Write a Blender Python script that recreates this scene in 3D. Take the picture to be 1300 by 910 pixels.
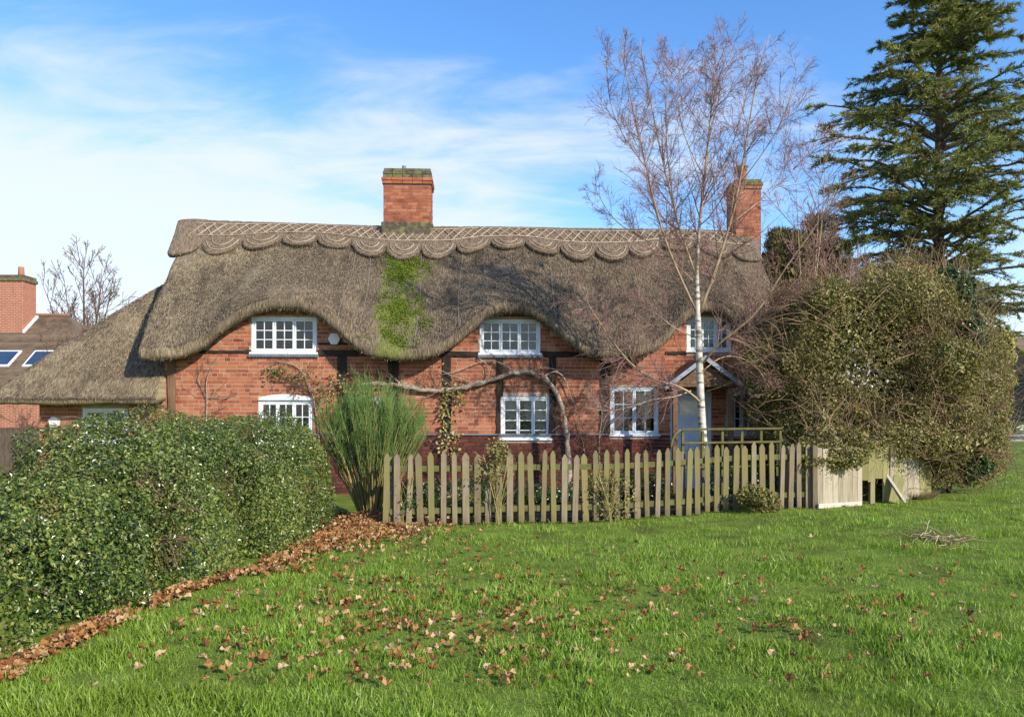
import bpy, math, random
import numpy as np
from mathutils import Vector, Matrix
random.seed(7); RNG = np.random.default_rng(11)
for o in list(bpy.data.objects): bpy.data.objects.remove(o)
S = bpy.context.scene; COL = S.collection
# ------------------------------------------------------------------ camera
F = 1000.0; HZ = 525.0; CAMZ = 1.62           # focal length and horizon row in photo pixels, eye height
cd = bpy.data.cameras.new('camera'); cam = bpy.data.objects.new('camera', cd); COL.objects.link(cam)
cam.location = (0, 0, CAMZ); cam.rotation_euler = (math.radians(90), 0, 0)
cd.sensor_width = 36; cd.lens = 36*F/1300; cd.shift_y = (HZ-455)/1300; cd.clip_start = .1; cd.clip_end = 3000
S.camera = cam
# ------------------------------------------------------------------ light
SUN = Vector((-.64, .63, -.47)).normalized()   # travel direction of the light
sl = bpy.data.lights.new('sun', 'SUN'); sl.energy = 5.0; sl.angle = math.radians(.5); sl.color = (1, .90, .76)
so = bpy.data.objects.new('sun', sl); COL.objects.link(so); so.rotation_euler = SUN.to_track_quat('-Z', 'Y').to_euler()
so.location = (20, -20, 20)
W = bpy.data.worlds.new('World'); S.world = W; W.use_nodes = True
wt = W.node_tree; wt.nodes.clear()
def wn(t, **k):
    n = wt.nodes.new(t)
    for a, b in k.items(): setattr(n, a, b)
    return n
def wmath(op, a, b=None, clamp=False):
    n = wn('ShaderNodeMath', operation=op, use_clamp=clamp)
    for i, v in enumerate((a, b)):
        if v is None: continue
        if isinstance(v, (int, float)): n.inputs[i].default_value = v
        else: wt.links.new(v, n.inputs[i])
    return n.outputs[0]
sky = wn('ShaderNodeTexSky', sky_type='NISHITA', sun_disc=False)
sky.sun_elevation = math.asin(-SUN.z); sky.sun_rotation = math.atan2(-SUN.x, -SUN.y)
sky.air_density = 1.0; sky.dust_density = .05; sky.ozone_density = 2.2; sky.altitude = 60
tc = wn('ShaderNodeTexCoord'); sp = wn('ShaderNodeSeparateXYZ'); wt.links.new(tc.outputs['Generated'], sp.inputs[0])
zz = wmath('ADD', wmath('MAXIMUM', sp.outputs[2], 0.0), .22)
cb = wn('ShaderNodeCombineXYZ'); wt.links.new(wmath('DIVIDE', sp.outputs[0], zz), cb.inputs[0]); wt.links.new(wmath('DIVIDE', sp.outputs[1], zz), cb.inputs[1])
mp = wn('ShaderNodeMapping'); mp.inputs['Location'].default_value = (3.1, 1.7, 0); mp.inputs['Rotation'].default_value = (0, 0, .35); mp.inputs['Scale'].default_value = (.62, 1.25, 1)
wt.links.new(cb.outputs[0], mp.inputs[0])
n1 = wn('ShaderNodeTexNoise'); n1.inputs['Scale'].default_value = 1.25; n1.inputs['Detail'].default_value = 9; n1.inputs['Roughness'].default_value = .55; n1.inputs['Distortion'].default_value = .5
wt.links.new(mp.outputs[0], n1.inputs['Vector'])
bias = wmath('SUBTRACT', wmath('MULTIPLY', wmath('SUBTRACT', .35, sp.outputs[2]), .95), wmath('MULTIPLY', wmath('MINIMUM', wmath('MAXIMUM', sp.outputs[0], -.55), .35), .36))
n2 = wn('ShaderNodeTexNoise'); n2.inputs['Scale'].default_value = 4.2; n2.inputs['Detail'].default_value = 10; n2.inputs['Roughness'].default_value = .6; n2.inputs['Distortion'].default_value = .7
wt.links.new(mp.outputs[0], n2.inputs['Vector'])
fac = wmath('ADD', wmath('ADD', n1.outputs[0], bias), wmath('MULTIPLY', wmath('SUBTRACT', n2.outputs[0], .5), .45))
mr = wn('ShaderNodeMapRange', interpolation_type='SMOOTHSTEP'); wt.links.new(fac, mr.inputs[0])
mr.inputs[1].default_value = .44; mr.inputs[2].default_value = .78; mr.inputs[3].default_value = .0; mr.inputs[4].default_value = .87
hs = wn('ShaderNodeHueSaturation'); hs.inputs['Hue'].default_value = .507; hs.inputs['Saturation'].default_value = 1.25; hs.inputs['Value'].default_value = 2.1
wt.links.new(sky.outputs[0], hs.inputs['Color'])
mx = wn('ShaderNodeMix', data_type='RGBA'); wt.links.new(mr.outputs[0], mx.inputs[0]); wt.links.new(hs.outputs[0], mx.inputs[6]); mx.inputs[7].default_value = (7.0, 7.45, 8.1, 1)
bg = wn('ShaderNodeBackground'); bg.inputs[1].default_value = .10; wt.links.new(mx.outputs[2], bg.inputs[0])
wo = wn('ShaderNodeOutputWorld'); wt.links.new(bg.outputs[0], wo.inputs[0])
S.view_settings.view_transform = 'Standard'; S.view_settings.look = 'None'; S.view_settings.gamma = 1
S.view_settings.exposure = 0.4; S.view_settings.use_curve_mapping = False
S.render.engine = 'CYCLES'; S.cycles.max_bounces = 6; S.cycles.transparent_max_bounces = 12
# ------------------------------------------------------------------ helpers
def ss(x, a, b):
    t = np.clip((np.asarray(x, float)-a)/(b-a), 0, 1); return t*t*(3-2*t)
def _h(i, j, k):
    n = (i*374761393 + j*668265263 + k*2147483647 + 1013904223) & 0xffffffff
    n = ((n ^ (n >> 13))*1274126177) & 0xffffffff
    return ((n ^ (n >> 16)) & 0xffff)/32767.5 - 1
def vnoise(P, sc=1.0):
    P = np.asarray(P, float)*sc; I = np.floor(P).astype(np.int64); f = P-I; f = f*f*(3-2*f); r = 0
    for a in (0, 1):
        for b in (0, 1):
            for c in (0, 1):
                w = (f[..., 0] if a else 1-f[..., 0])*(f[..., 1] if b else 1-f[..., 1])*(f[..., 2] if c else 1-f[..., 2])
                r = r + w*_h(I[..., 0]+a, I[..., 1]+b, I[..., 2]+c)
    return r
def gz(x, y):
    x = np.asarray(x, float); y = np.asarray(y, float)
    near = 1-ss(np.hypot(x, y), 20, 60)
    return .12*ss(x, .3, 5.5) + near*(.018*np.sin(1.15*x+.8*y)+.014*np.sin(.7*x-1.6*y+1)+.008*np.sin(3.1*x+2.3*y))
def at(px, py, d): return Vector(((px-650)/F*d, d, CAMZ-(py-HZ)/F*d))
def gat(px, py):
    d = 10.0
    for _ in range(12): d = F*(CAMZ-float(gz((px-650)/F*d, d)))/(py-HZ)
    return Vector(((px-650)/F*d, d, float(gz((px-650)/F*d, d))))
def gp(x, y): return Vector((x, y, float(gz(x, y))))
def nrm(v): return v/np.maximum(np.linalg.norm(v, axis=-1, keepdims=True), 1e-9)
def link(name, me, mat=None, parent=None):
    o = bpy.data.objects.new(name, me); COL.objects.link(o)
    if mat is not None and me is not None and not me.materials: me.materials.append(mat)
    if parent is not None: o.parent = parent
    return o
def tag(o, label=None, cat=None, group=None, kind=None):
    for k, v in (('label', label), ('category', cat), ('group', group), ('kind', kind)):
        if v: o[k] = v
    return o
def empty(name, loc, label, cat, group=None, rz=0):
    o = bpy.data.objects.new(name, None); COL.objects.link(o); o.location = loc; o.rotation_euler = (0, 0, rz)
    o.empty_display_size = .2
    return tag(o, label, cat, group)
def tri_mesh(name, V, T, smooth=False):
    V = np.ascontiguousarray(V, np.float32).reshape(-1, 3); T = np.ascontiguousarray(T, np.int32).reshape(-1, 3)
    me = bpy.data.meshes.new(name); me.vertices.add(len(V)); me.vertices.foreach_set('co', V.ravel())
    me.loops.add(T.size); me.loops.foreach_set('vertex_index', T.ravel())
    me.polygons.add(len(T)); me.polygons.foreach_set('loop_start', np.arange(0, T.size, 3, dtype=np.int32))
    me.polygons.foreach_set('loop_total', np.full(len(T), 3, np.int32))
    if smooth: me.polygons.foreach_set('use_smooth', np.ones(len(T), bool))
    me.update(calc_edges=True)
    if not smooth: me.shade_flat()
    return me
class MB:
    def __init__(s): s.v = []; s.f = []
    def add(s, v, f):
        n = len(s.v); s.v += [tuple(map(float, p)) for p in v]; s.f += [tuple(i+n for i in q) for q in f]; return s
    def box(s, x0, x1, y0, y1, z0, z1):
        return s.add([(x0,y0,z0),(x1,y0,z0),(x1,y1,z0),(x0,y1,z0),(x0,y0,z1),(x1,y0,z1),(x1,y1,z1),(x0,y1,z1)],
            [(0,3,2,1),(4,5,6,7),(0,1,5,4),(1,2,6,5),(2,3,7,6),(3,0,4,7)])
    def prism(s, outline, y0, y1):       # (x, z) outline extruded in y
        n = len(outline); v = [(x, y0, z) for x, z in outline]+[(x, y1, z) for x, z in outline]
        return s.add(v, [tuple(range(n)), tuple(range(2*n-1, n-1, -1))]+[(i, i+n, (i+1) % n+n, (i+1) % n) for i in range(n)])
    def bar(s, a, b, w, h):              # square-section bar between two points
        a = Vector(a); b = Vector(b); t = (b-a).normalized(); r = Vector((0, 0, 1)) if abs(t.z) < .9 else Vector((0, 1, 0))
        u = t.cross(r).normalized()*w/2; k = u.cross(t).normalized()*h/2
        v = [a-u-k, a+u-k, a+u+k, a-u+k, b-u-k, b+u-k, b+u+k, b-u+k]
        return s.add(v, [(0,3,2,1),(4,5,6,7),(0,1,5,4),(1,2,6,5),(2,3,7,6),(3,0,4,7)])
    def mesh(s, name, smooth=False):
        me = bpy.data.meshes.new(name); me.from_pydata(s.v, [], s.f)
        if smooth: me.polygons.foreach_set('use_smooth', np.ones(len(me.polygons), bool))
        me.update(); return me
    def build(s, name, mat, parent=None, smooth=False, bevel=0):
        o = link(name, s.mesh(name, smooth), mat, parent)
        if bevel:
            b = o.modifiers.new('bevel', 'BEVEL'); b.width = bevel; b.segments = 2; b.limit_method = 'ANGLE'
        return o
def tubes(P, R, sides=3):
    """P (n,k,3) centre lines, R (n,k) radii -> verts, tris"""
    P = np.asarray(P, float); R = np.asarray(R, float); n, k, _ = P.shape
    T = np.empty_like(P); T[:, 1:-1] = P[:, 2:]-P[:, :-2]; T[:, 0] = P[:, 1]-P[:, 0]; T[:, -1] = P[:, -1]-P[:, -2]; T = nrm(T)
    m = nrm(P[:, -1]-P[:, 0]); ref = np.where(np.abs(m[:, 2:3]) > .8, np.array([[1., .13, 0]]), np.array([[.05, .1, 1.]]))[:, None, :]
    A = nrm(np.cross(T, ref)); B = np.cross(A, T)
    th = np.arange(sides)*2*np.pi/sides
    V = P[:, :, None, :]+R[:, :, None, None]*(np.cos(th)[None, None, :, None]*A[:, :, None, :]+np.sin(th)[None, None, :, None]*B[:, :, None, :])
    i = np.arange(n)[:, None, None]*k*sides; j = np.arange(k-1)[None, :, None]*sides; a = np.arange(sides)[None, None, :]; b = (a+1) % sides
    q = np.stack([i+j+a, i+j+b, i+j+sides+b, i+j+sides+a], -1).reshape(-1, 4)
    T2 = [q[:, [0, 1, 2]], q[:, [0, 2, 3]]]
    if sides > 3:
        for c in range(1, sides-1):
            e = (np.arange(n)*k*sides)[:, None]
            T2.append(e+np.array([[0, c+1, c]])); T2.append(e+(k-1)*sides+np.array([[0, c, c+1]]))
    return V.reshape(-1, 3), np.concatenate(T2)
def merge(parts):
    vs = []; ts = []; n = 0
    for v, t in parts: vs.append(np.asarray(v).reshape(-1, 3)); ts.append(np.asarray(t)+n); n += len(vs[-1])
    return np.concatenate(vs), np.concatenate(ts)
def resample(pts, k):
    p = np.array([tuple(q) for q in pts], float); d = np.r_[0, np.cumsum(np.linalg.norm(np.diff(p, axis=0), axis=1))]
    # Catmull-Rom like smoothing
    t = np.linspace(0, d[-1], k); out = np.stack([np.interp(t, d, p[:, i]) for i in range(3)], 1)
    for _ in range(2): out[1:-1] = .25*out[:-2]+.5*out[1:-1]+.25*out[2:]
    return out
def one_tube(pts, r0, r1, k=14, sides=8, gnarl=0):
    p = resample(pts, k); r = np.linspace(r0, r1, k)
    if gnarl: r = r*(1+gnarl*RNG.normal(size=k)); p[1:-1] += RNG.normal(size=(k-2, 3))*gnarl*r0*.5
    return tubes(p[None], r[None], sides)
def frames(N, spin=None):
    N = nrm(np.asarray(N, float)); r = RNG.normal(size=N.shape); T = nrm(np.cross(N, r)); B = np.cross(N, T); return T, B, N
def scatter(tv, tf, P, T, B, N, sc):
    """copies of one small template as a single mesh's arrays"""
    tv = np.asarray(tv, float); sc = np.broadcast_to(np.asarray(sc, float), (len(P),))[:, None, None]
    V = P[:, None, :]+sc*(tv[None, :, 0:1]*T[:, None, :]+tv[None, :, 1:2]*B[:, None, :]+tv[None, :, 2:3]*N[:, None, :])
    t = np.asarray(tf)[None]+(np.arange(len(P))*len(tv))[:, None, None]
    return V.reshape(-1, 3), t.reshape(-1, 3)
LEAF = ([(-.5,0,0),(0,-.28,.1),(.5,0,-.05),(0,.28,.1)], [(0,1,2),(0,2,3)])
ROUNDLEAF = ([(-.5,0,0),(-.2,-.3,.08),(.25,-.27,.08),(.5,0,-.06),(.25,.27,.08),(-.2,.3,.08)], [(0,1,2),(0,2,3),(0,3,4),(0,4,5)])
SLIVER = ([(0,-.5,0),(0,.5,0),(1,0,0)], [(0,1,2)])
def slivers(P, D, L, Wd):
    D = nrm(D); B = nrm(np.cross(D, RNG.normal(size=D.shape))); L = np.broadcast_to(L, (len(P),))[:, None]; Wd = np.broadcast_to(Wd, (len(P),))[:, None]
    V = np.stack([P-B*Wd/2, P+B*Wd/2, P+D*L], 1); T = np.arange(3*len(P)).reshape(-1, 3); return V.reshape(-1, 3), T
def spawn(P, R, per, t0, t1, ang, ln, k, up=.1, wob=.15, rs=.6, rmin=.002, taper=.6, absl=False):
    """child branches growing from branches P (n,k0,3)"""
    n, k0, _ = P.shape; P = np.repeat(P, per, 0); R = np.repeat(R, per, 0); m = len(P)
    t = t0+(t1-t0)*RNG.random(m); s = t*(k0-1); i = np.minimum(s.astype(int), k0-2); f = (s-i)[:, None]; ar = np.arange(m)
    p = P[ar, i]*(1-f)+P[ar, i+1]*f; tan = nrm(P[ar, i+1]-P[ar, i]); r = (R[ar, i]*(1-f[:, 0])+R[ar, i+1]*f[:, 0])*rs
    L = np.linalg.norm(P[:, -1]-P[:, 0], axis=1) if not absl else np.ones(len(P))
    pr = nrm(np.cross(tan, RNG.normal(size=tan.shape))); a = np.radians(ang[0]+(ang[1]-ang[0])*RNG.random(m))[:, None]
    d = np.cos(a)*tan+np.sin(a)*pr; ll = (ln[0]+(ln[1]-ln[0])*RNG.random(m))*L*(1-taper*t)
    out = np.empty((m, k, 3)); out[:, 0] = p
    for j in range(1, k):
        d = nrm(d+np.array([0, 0, up])+wob*RNG.normal(size=d.shape)); out[:, j] = out[:, j-1]+d*(ll/(k-1))[:, None]
    rr = np.maximum(r[:, None]*np.linspace(1, .3, k)[None], rmin)
    return out, rr
# ------------------------------------------------------------------ materials
MATS = {}
def rmat(name, cols, scale=6, rough=.85, spec=.25, bump=0, bscale=30, bdist=.01, stretch=(1,1,1), coord='Object', rnd=0, nz=1.0, transl=0, extra=None, detail=6):
    """principled material: noise (and a random value per piece) through a colour ramp, fine relief by bump"""
    m = bpy.data.materials.new(name); m.use_nodes = True; nt = m.node_tree; N = nt.nodes; Lk = nt.links
    b = N['Principled BSDF']; b.inputs['Roughness'].default_value = rough; b.inputs['Specular IOR Level'].default_value = spec
    t = N.new('ShaderNodeTexCoord'); mpn = N.new('ShaderNodeMapping'); mpn.inputs['Scale'].default_value = stretch; Lk.new(t.outputs[coord], mpn.inputs[0])
    no = N.new('ShaderNodeTexNoise'); no.inputs['Scale'].default_value = scale; no.inputs['Detail'].default_value = detail; no.inputs['Roughness'].default_value = .62
    Lk.new(mpn.outputs[0], no.inputs['Vector'])
    def M(op, a, c, clamp=False):
        q = N.new('ShaderNodeMath'); q.operation = op; q.use_clamp = clamp
        for i, v in enumerate((a, c)):
            if isinstance(v, (int, float)): q.inputs[i].default_value = v
            else: Lk.new(v, q.inputs[i])
        return q.outputs[0]
    fac = M('ADD', M('MULTIPLY', M('SUBTRACT', no.outputs[0], .5), 2.0*nz), .5)
    if rnd:
        g = N.new('ShaderNodeNewGeometry'); oi = N.new('ShaderNodeObjectInfo')
        q = M('FRACT', M('ADD', g.outputs['Random Per Island'], oi.outputs['Random']), 0.0)
        fac = M('ADD', fac, M('MULTIPLY', M('SUBTRACT', q, .5), rnd))
    rp = N.new('ShaderNodeValToRGB'); e = rp.color_ramp.elements
    while len(e) < len(cols): e.new(.5)
    for i, c in enumerate(cols): e[i].position = i/(len(cols)-1); e[i].color = (*c, 1)
    Lk.new(fac, rp.inputs[0]); out = rp.outputs[0]
    if extra: out = extra(nt, out, t, M)
    Lk.new(out, b.inputs['Base Color'])
    if bump:
        n2 = N.new('ShaderNodeTexNoise'); n2.inputs['Scale'].default_value = bscale; n2.inputs['Detail'].default_value = 5; Lk.new(mpn.outputs[0], n2.inputs['Vector'])
        bp = N.new('ShaderNodeBump'); bp.inputs['Strength'].default_value = bump; bp.inputs['Distance'].default_value = bdist
        Lk.new(n2.outputs[0], bp.inputs['Height']); Lk.new(bp.outputs[0], b.inputs['Normal'])
    if transl:
        tr = N.new('ShaderNodeBsdfTranslucent'); Lk.new(out, tr.inputs[0]); ms = N.new('ShaderNodeMixShader'); ms.inputs[0].default_value = transl
        Lk.new(b.outputs[0], ms.inputs[1]); Lk.new(tr.outputs[0], ms.inputs[2]); Lk.new(ms.outputs[0], N['Material Output'].inputs[0])
    MATS[name] = m; return m
def mixcol(nt, fac, a, b):
    q = nt.nodes.new('ShaderNodeMix'); q.data_type = 'RGBA'
    for i, v in ((0, fac), (6, a), (7, b)):
        if isinstance(v, tuple): q.inputs[i].default_value = (*v, 1)
        elif isinstance(v, (int, float)): q.inputs[i].default_value = v
        else: nt.links.new(v, q.inputs[i])
    return q.outputs[2]
def nnoise(nt, t, coord, scale, stretch=(1,1,1), detail=5):
    mpn = nt.nodes.new('ShaderNodeMapping'); mpn.inputs['Scale'].default_value = stretch; nt.links.new(t.outputs[coord], mpn.inputs[0])
    no = nt.nodes.new('ShaderNodeTexNoise'); no.inputs['Scale'].default_value = scale; no.inputs['Detail'].default_value = detail; nt.links.new(mpn.outputs[0], no.inputs['Vector']); return no.outputs[0]
def mrange(nt, v, a, b, c=0., d=1.):
    q = nt.nodes.new('ShaderNodeMapRange'); q.interpolation_type = 'SMOOTHSTEP'; nt.links.new(v, q.inputs[0])
    for i, x in enumerate((a, b, c, d)): q.inputs[i+1].default_value = x
    return q.outputs[0]
m_brick = rmat('brick', [(.15,.042,.024),(.25,.078,.04),(.33,.110,.054),(.38,.142,.074),(.43,.21,.13)], 3.5, .9, .2, .5, 60, .006, rnd=.6, nz=.75)
m_plinth = rmat('plinth_brick', [(.055,.02,.016),(.10,.032,.024),(.16,.05,.034)], 7, .85, .2, .5, 60, .006, rnd=.6, nz=.6)
m_mortar = rmat('mortar', [(.26,.20,.155),(.40,.32,.25),(.50,.42,.33)], 5, .95, .1, .5, 80, .004)
m_mortar_dark = rmat('sooty_mortar', [(.16,.12,.10),(.24,.18,.15)], 5, .95, .1)
def lichen(nt, out, t, M):
    f = mrange(nt, nnoise(nt, t, 'Object', 7), .5, .62); return mixcol(nt, f, out, (.16,.16,.07))
m_capbrick = rmat('mossy_cap_brick', [(.06,.05,.035),(.12,.10,.07),(.17,.17,.06)], 12, .95, .1, .6, 50, .01, rnd=.5, extra=lichen)
m_timber = rmat('black_timber', [(.012,.009,.007),(.028,.02,.015),(.05,.036,.026)], 4, .8, .3, .5, 20, .01, stretch=(6,6,.6))
m_oldwood = rmat('bare_oak', [(.09,.05,.03),(.17,.10,.06),(.24,.15,.09)], 4, .85, .2, .6, 24, .01, stretch=(8,8,.7))
m_white = rmat('white_paint', [(.55,.60,.64),(.72,.75,.77),(.80,.81,.82)], 3, .45, .4, .2, 40, .002)
m_bluegrey = rmat('pale_blue_paint', [(.40,.50,.60),(.52,.62,.72),(.60,.68,.76)], 3, .5, .4)
m_bargeboard = rmat('faded_grey_paint', [(.20,.24,.28),(.30,.35,.40)], 4, .6, .3)
m_lead = rmat('lead', [(.10,.12,.14),(.17,.19,.22)], 8, .6, .4)
m_plastic = rmat('white_plastic', [(.66,.66,.64),(.74,.74,.72)], 5, .4, .4)
m_curtain = rmat('curtain_cloth', [(.45,.45,.44),(.62,.62,.60)], 5, .9, .1, transl=.3)
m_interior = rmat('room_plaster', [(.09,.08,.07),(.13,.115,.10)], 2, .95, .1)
m_mossbit = rmat('moss', [(.07,.10,.012),(.12,.17,.018),(.19,.25,.03)], 10, .95, .1, rnd=.7, transl=.15)
m_rod = rmat('hazel_rod', [(.26,.19,.12),(.42,.33,.23),(.55,.46,.35)], 20, .8, .2, rnd=.7, nz=.4)
m_wire = rmat('netting_wire', [(.22,.20,.17),(.34,.31,.27)], 9, .6, .4)
m_straw = rmat('straw', [(.05,.037,.026),(.11,.083,.058),(.20,.155,.11),(.33,.27,.19)], 3, .85, .2, rnd=1.0, nz=.5)
THU = {}
def thatch_extra(nt, out, t, M):
    uv = nt.nodes.new('ShaderNodeSeparateXYZ'); nt.links.new(t.outputs['UV'], uv.inputs[0]); u, v = uv.outputs[0], uv.outputs[1]
    big = nnoise(nt, t, 'UV', .55, (1,.55,1)); med = nnoise(nt, t, 'UV', 2.2, (1.6,.5,1)); fine = nnoise(nt, t, 'UV', 60, (1,.12,1), 3)
    straw = M('MULTIPLY', mrange(nt, M('ADD', u, M('MULTIPLY', big, 2.2)), -2.6, -5.2), mrange(nt, med, .38, .62, .25, 1.))
    out = mixcol(nt, M('MULTIPLY', straw, .75), out, (.37,.30,.18))
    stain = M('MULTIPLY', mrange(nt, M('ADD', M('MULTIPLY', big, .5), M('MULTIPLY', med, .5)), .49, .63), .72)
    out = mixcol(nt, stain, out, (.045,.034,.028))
    out = mixcol(nt, M('MULTIPLY', mrange(nt, fine, .42, .66), .7), out, (.05,.036,.022))
    d = M('ABSOLUTE', M('SUBTRACT', u, THU['c']), 0.); mm = M('ADD', M('MULTIPLY', d, -1.0/THU['w']), M('ADD', 1.0, M('MULTIPLY', M('SUBTRACT', nnoise(nt, t, 'UV', 3.2, (1,.6,1)), .5), 2.6)))
    mask = M('MULTIPLY', mrange(nt, mm, .25, .75), mrange(nt, nnoise(nt, t, 'UV', 22), .36, .60))
    mask = M('MULTIPLY', mask, mrange(nt, d, THU['w']*1.35, THU['w']*.8))
    return mixcol(nt, M('MULTIPLY', mask, .95), out, (.145,.19,.026))
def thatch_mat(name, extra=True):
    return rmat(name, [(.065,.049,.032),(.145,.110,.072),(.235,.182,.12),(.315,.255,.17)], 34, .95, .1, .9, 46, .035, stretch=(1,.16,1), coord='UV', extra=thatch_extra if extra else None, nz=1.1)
m_glass = bpy.data.materials.new('window_glass'); m_glass.use_nodes = True
nt = m_glass.node_tree; nt.nodes.remove(nt.nodes['Principled BSDF'])
gl = nt.nodes.new('ShaderNodeBsdfGlossy'); gl.inputs['Roughness'].default_value = .03; gt = nt.nodes.new('ShaderNodeBsdfTransparent'); gt.inputs[0].default_value = (.82,.86,.86,1)
fr = nt.nodes.new('ShaderNodeFresnel'); fr.inputs[0].default_value = 1.5; ma = nt.nodes.new('ShaderNodeMath'); ma.operation = 'ADD'; ma.inputs[1].default_value = .015
nt.links.new(fr.outputs[0], ma.inputs[0]); gm = nt.nodes.new('ShaderNodeMixShader'); nt.links.new(ma.outputs[0], gm.inputs[0]); nt.links.new(gt.outputs[0], gm.inputs[1]); nt.links.new(gl.outputs[0], gm.inputs[2])
gtex = nt.nodes.new('ShaderNodeTexNoise'); gtex.inputs['Scale'].default_value = 3.; gb = nt.nodes.new('ShaderNodeBump'); gb.inputs['Strength'].default_value = .1; gb.inputs['Distance'].default_value = .02
nt.links.new(gtex.outputs[0], gb.inputs['Height']); nt.links.new(gb.outputs[0], gl.inputs['Normal'])
nt.links.new(gm.outputs[0], nt.nodes['Material Output'].inputs[0])
def lawn_extra(nt, out, t, M):
    f = mrange(nt, nnoise(nt, t, 'Object', 1.3), .5, .7); out = mixcol(nt, M('MULTIPLY', f, .5), out, (.06,.05,.022)); return out
m_lawn = rmat('lawn', [(.075,.085,.02),(.135,.19,.028),(.19,.27,.04)], 3, .95, .1, .6, 40, .03, extra=lawn_extra)
def blade_extra(nt, out, t, M):
    f = mrange(nt, nnoise(nt, t, 'Object', .8), .42, .64); return mixcol(nt, M('MULTIPLY', f, .5), out, (.22,.28,.035))
m_blade = rmat('grass_blade', [(.11,.19,.018),(.20,.33,.03),(.28,.43,.05),(.44,.52,.14)], 2.2, .45, .4, rnd=.8, nz=.8, transl=.38, extra=blade_extra)
m_soil = rmat('soil', [(.035,.024,.016),(.07,.05,.035)], 6, .95, .1, .6, 30, .03)
m_dead = rmat('dead_leaf', [(.11,.045,.018),(.27,.115,.038),(.40,.21,.08),(.56,.41,.24)], 6, .75, .25, rnd=.95, nz=.4, transl=.15)
def hedgepatch(nt, out, t, M):
    f = mrange(nt, nnoise(nt, t, 'Object', 1.9, (1,1,1), 4), .57, .66); out = mixcol(nt, M('MULTIPLY', f, .55), out, (.17,.11,.05))
    g = mrange(nt, nnoise(nt, t, 'Object', .9, (1.4,1,1.2), 4), .50, .68); return mixcol(nt, M('MULTIPLY', g, .28), out, (.18,.22,.035))
m_holly = rmat('holly_leaf', [(.024,.05,.011),(.066,.112,.02),(.135,.185,.032),(.28,.30,.085)], 1.2, .30, .5, rnd=1.0, nz=.7, transl=.12, extra=hedgepatch)
m_privet = rmat('hedge_leaf', [(.022,.045,.010),(.062,.105,.018),(.125,.175,.03),(.26,.28,.08)], 1.4, .30, .5, rnd=1.0, nz=.7, transl=.12, extra=hedgepatch)
m_twig = rmat('brown_twig', [(.06,.035,.024),(.14,.085,.055),(.24,.16,.11)], 4, .85, .2, rnd=.6)
m_shrubtwig = rmat('shrub_twig', [(.12,.075,.045),(.24,.16,.09),(.36,.26,.15)], 4, .85, .2, rnd=.7)
m_broomstem = rmat('broom_stem', [(.17,.15,.04),(.30,.25,.09),(.42,.34,.17)], 3, .75, .2, rnd=.6)
m_broom = rmat('broom_shoot', [(.06,.12,.025),(.11,.19,.045),(.17,.25,.07)], 3, .7, .2, rnd=.7, transl=.15)
def brownpatch(nt, out, t, M):
    f = mrange(nt, nnoise(nt, t, 'Object', .9, (1,1,1), 3), .52, .66); out = mixcol(nt, M('MULTIPLY', f, .42), out, (.22,.16,.075))
    g = mrange(nt, nnoise(nt, t, 'Object', .75, (1.3,1,1.2), 3), .55, .68); return mixcol(nt, M('MULTIPLY', g, .5), out, (.10,.16,.03))
m_olive = rmat('olive_leaf', [(.075,.075,.018),(.175,.165,.036),(.275,.25,.062),(.44,.38,.16)], 1.0, .45, .4, rnd=.85, nz=.8, transl=.2, extra=brownpatch)
m_ivy = rmat('ivy_leaf', [(.018,.045,.012),(.04,.085,.02),(.075,.13,.03)], 1.5, .3, .5, rnd=.8, transl=.12)
m_yellow = rmat('variegated_leaf', [(.06,.10,.02),(.20,.22,.035),(.42,.36,.06),(.60,.50,.20)], 2, .4, .4, rnd=1.0, transl=.15)
m_needle = rmat('cedar_needle', [(.06,.09,.026),(.145,.18,.042),(.25,.27,.065),(.37,.34,.12)], .8, .7, .25, rnd=.8, nz=.8, transl=.22)
m_conifer = rmat('brown_conifer', [(.08,.075,.028),(.15,.13,.05),(.24,.18,.085)], 1.2, .8, .2, rnd=.7)
m_bark = rmat('dark_bark', [(.05,.038,.028),(.11,.085,.065),(.17,.14,.11)], 8, .95, .1, .7, 20, .02, stretch=(3,3,.7))
m_cedarbark = rmat('cedar_bark', [(.07,.055,.04),(.13,.10,.075),(.20,.16,.12)], 6, .95, .1, .7, 20, .02, stretch=(3,3,.7))
def birch_extra(nt, out, t, M):
    f = mrange(nt, nnoise(nt, t, 'Object', 5, (1,1,3.2), 8), .49, .60); out = mixcol(nt, M('MULTIPLY', f, .85), out, (.09,.07,.05))
    g = mrange(nt, nnoise(nt, t, 'Object', 2.5), .5, .68); out = mixcol(nt, M('MULTIPLY', g, .6), out, (.22,.22,.09)); sz = nt.nodes.new('ShaderNodeSeparateXYZ'); nt.links.new(t.outputs['Object'], sz.inputs[0]); return mixcol(nt, mrange(nt, M('ADD', sz.outputs[2], M('MULTIPLY', nnoise(nt, t, 'Object', 3.), 1.2)), 3.6, 6.2), out, (.30,.21,.135))
m_birch = rmat('birch_bark', [(.40,.35,.28),(.56,.51,.44),(.66,.62,.56)], 4, .75, .2, .4, 20, .006, stretch=(1,1,3), extra=birch_extra)
m_birchlimb = rmat('birch_limb', [(.17,.11,.07),(.34,.25,.16),(.48,.38,.26)], 5, .75, .2, rnd=.4)
m_birchtwig = rmat('birch_twig', [(.12,.062,.055),(.22,.125,.105),(.33,.20,.165)], 3, .75, .2, rnd=.7)
m_vine = rmat('vine_bark', [(.18,.14,.10),(.36,.30,.23),(.52,.45,.36)], 9, .9, .1, .8, 26, .02, stretch=(.5,3,3))
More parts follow.
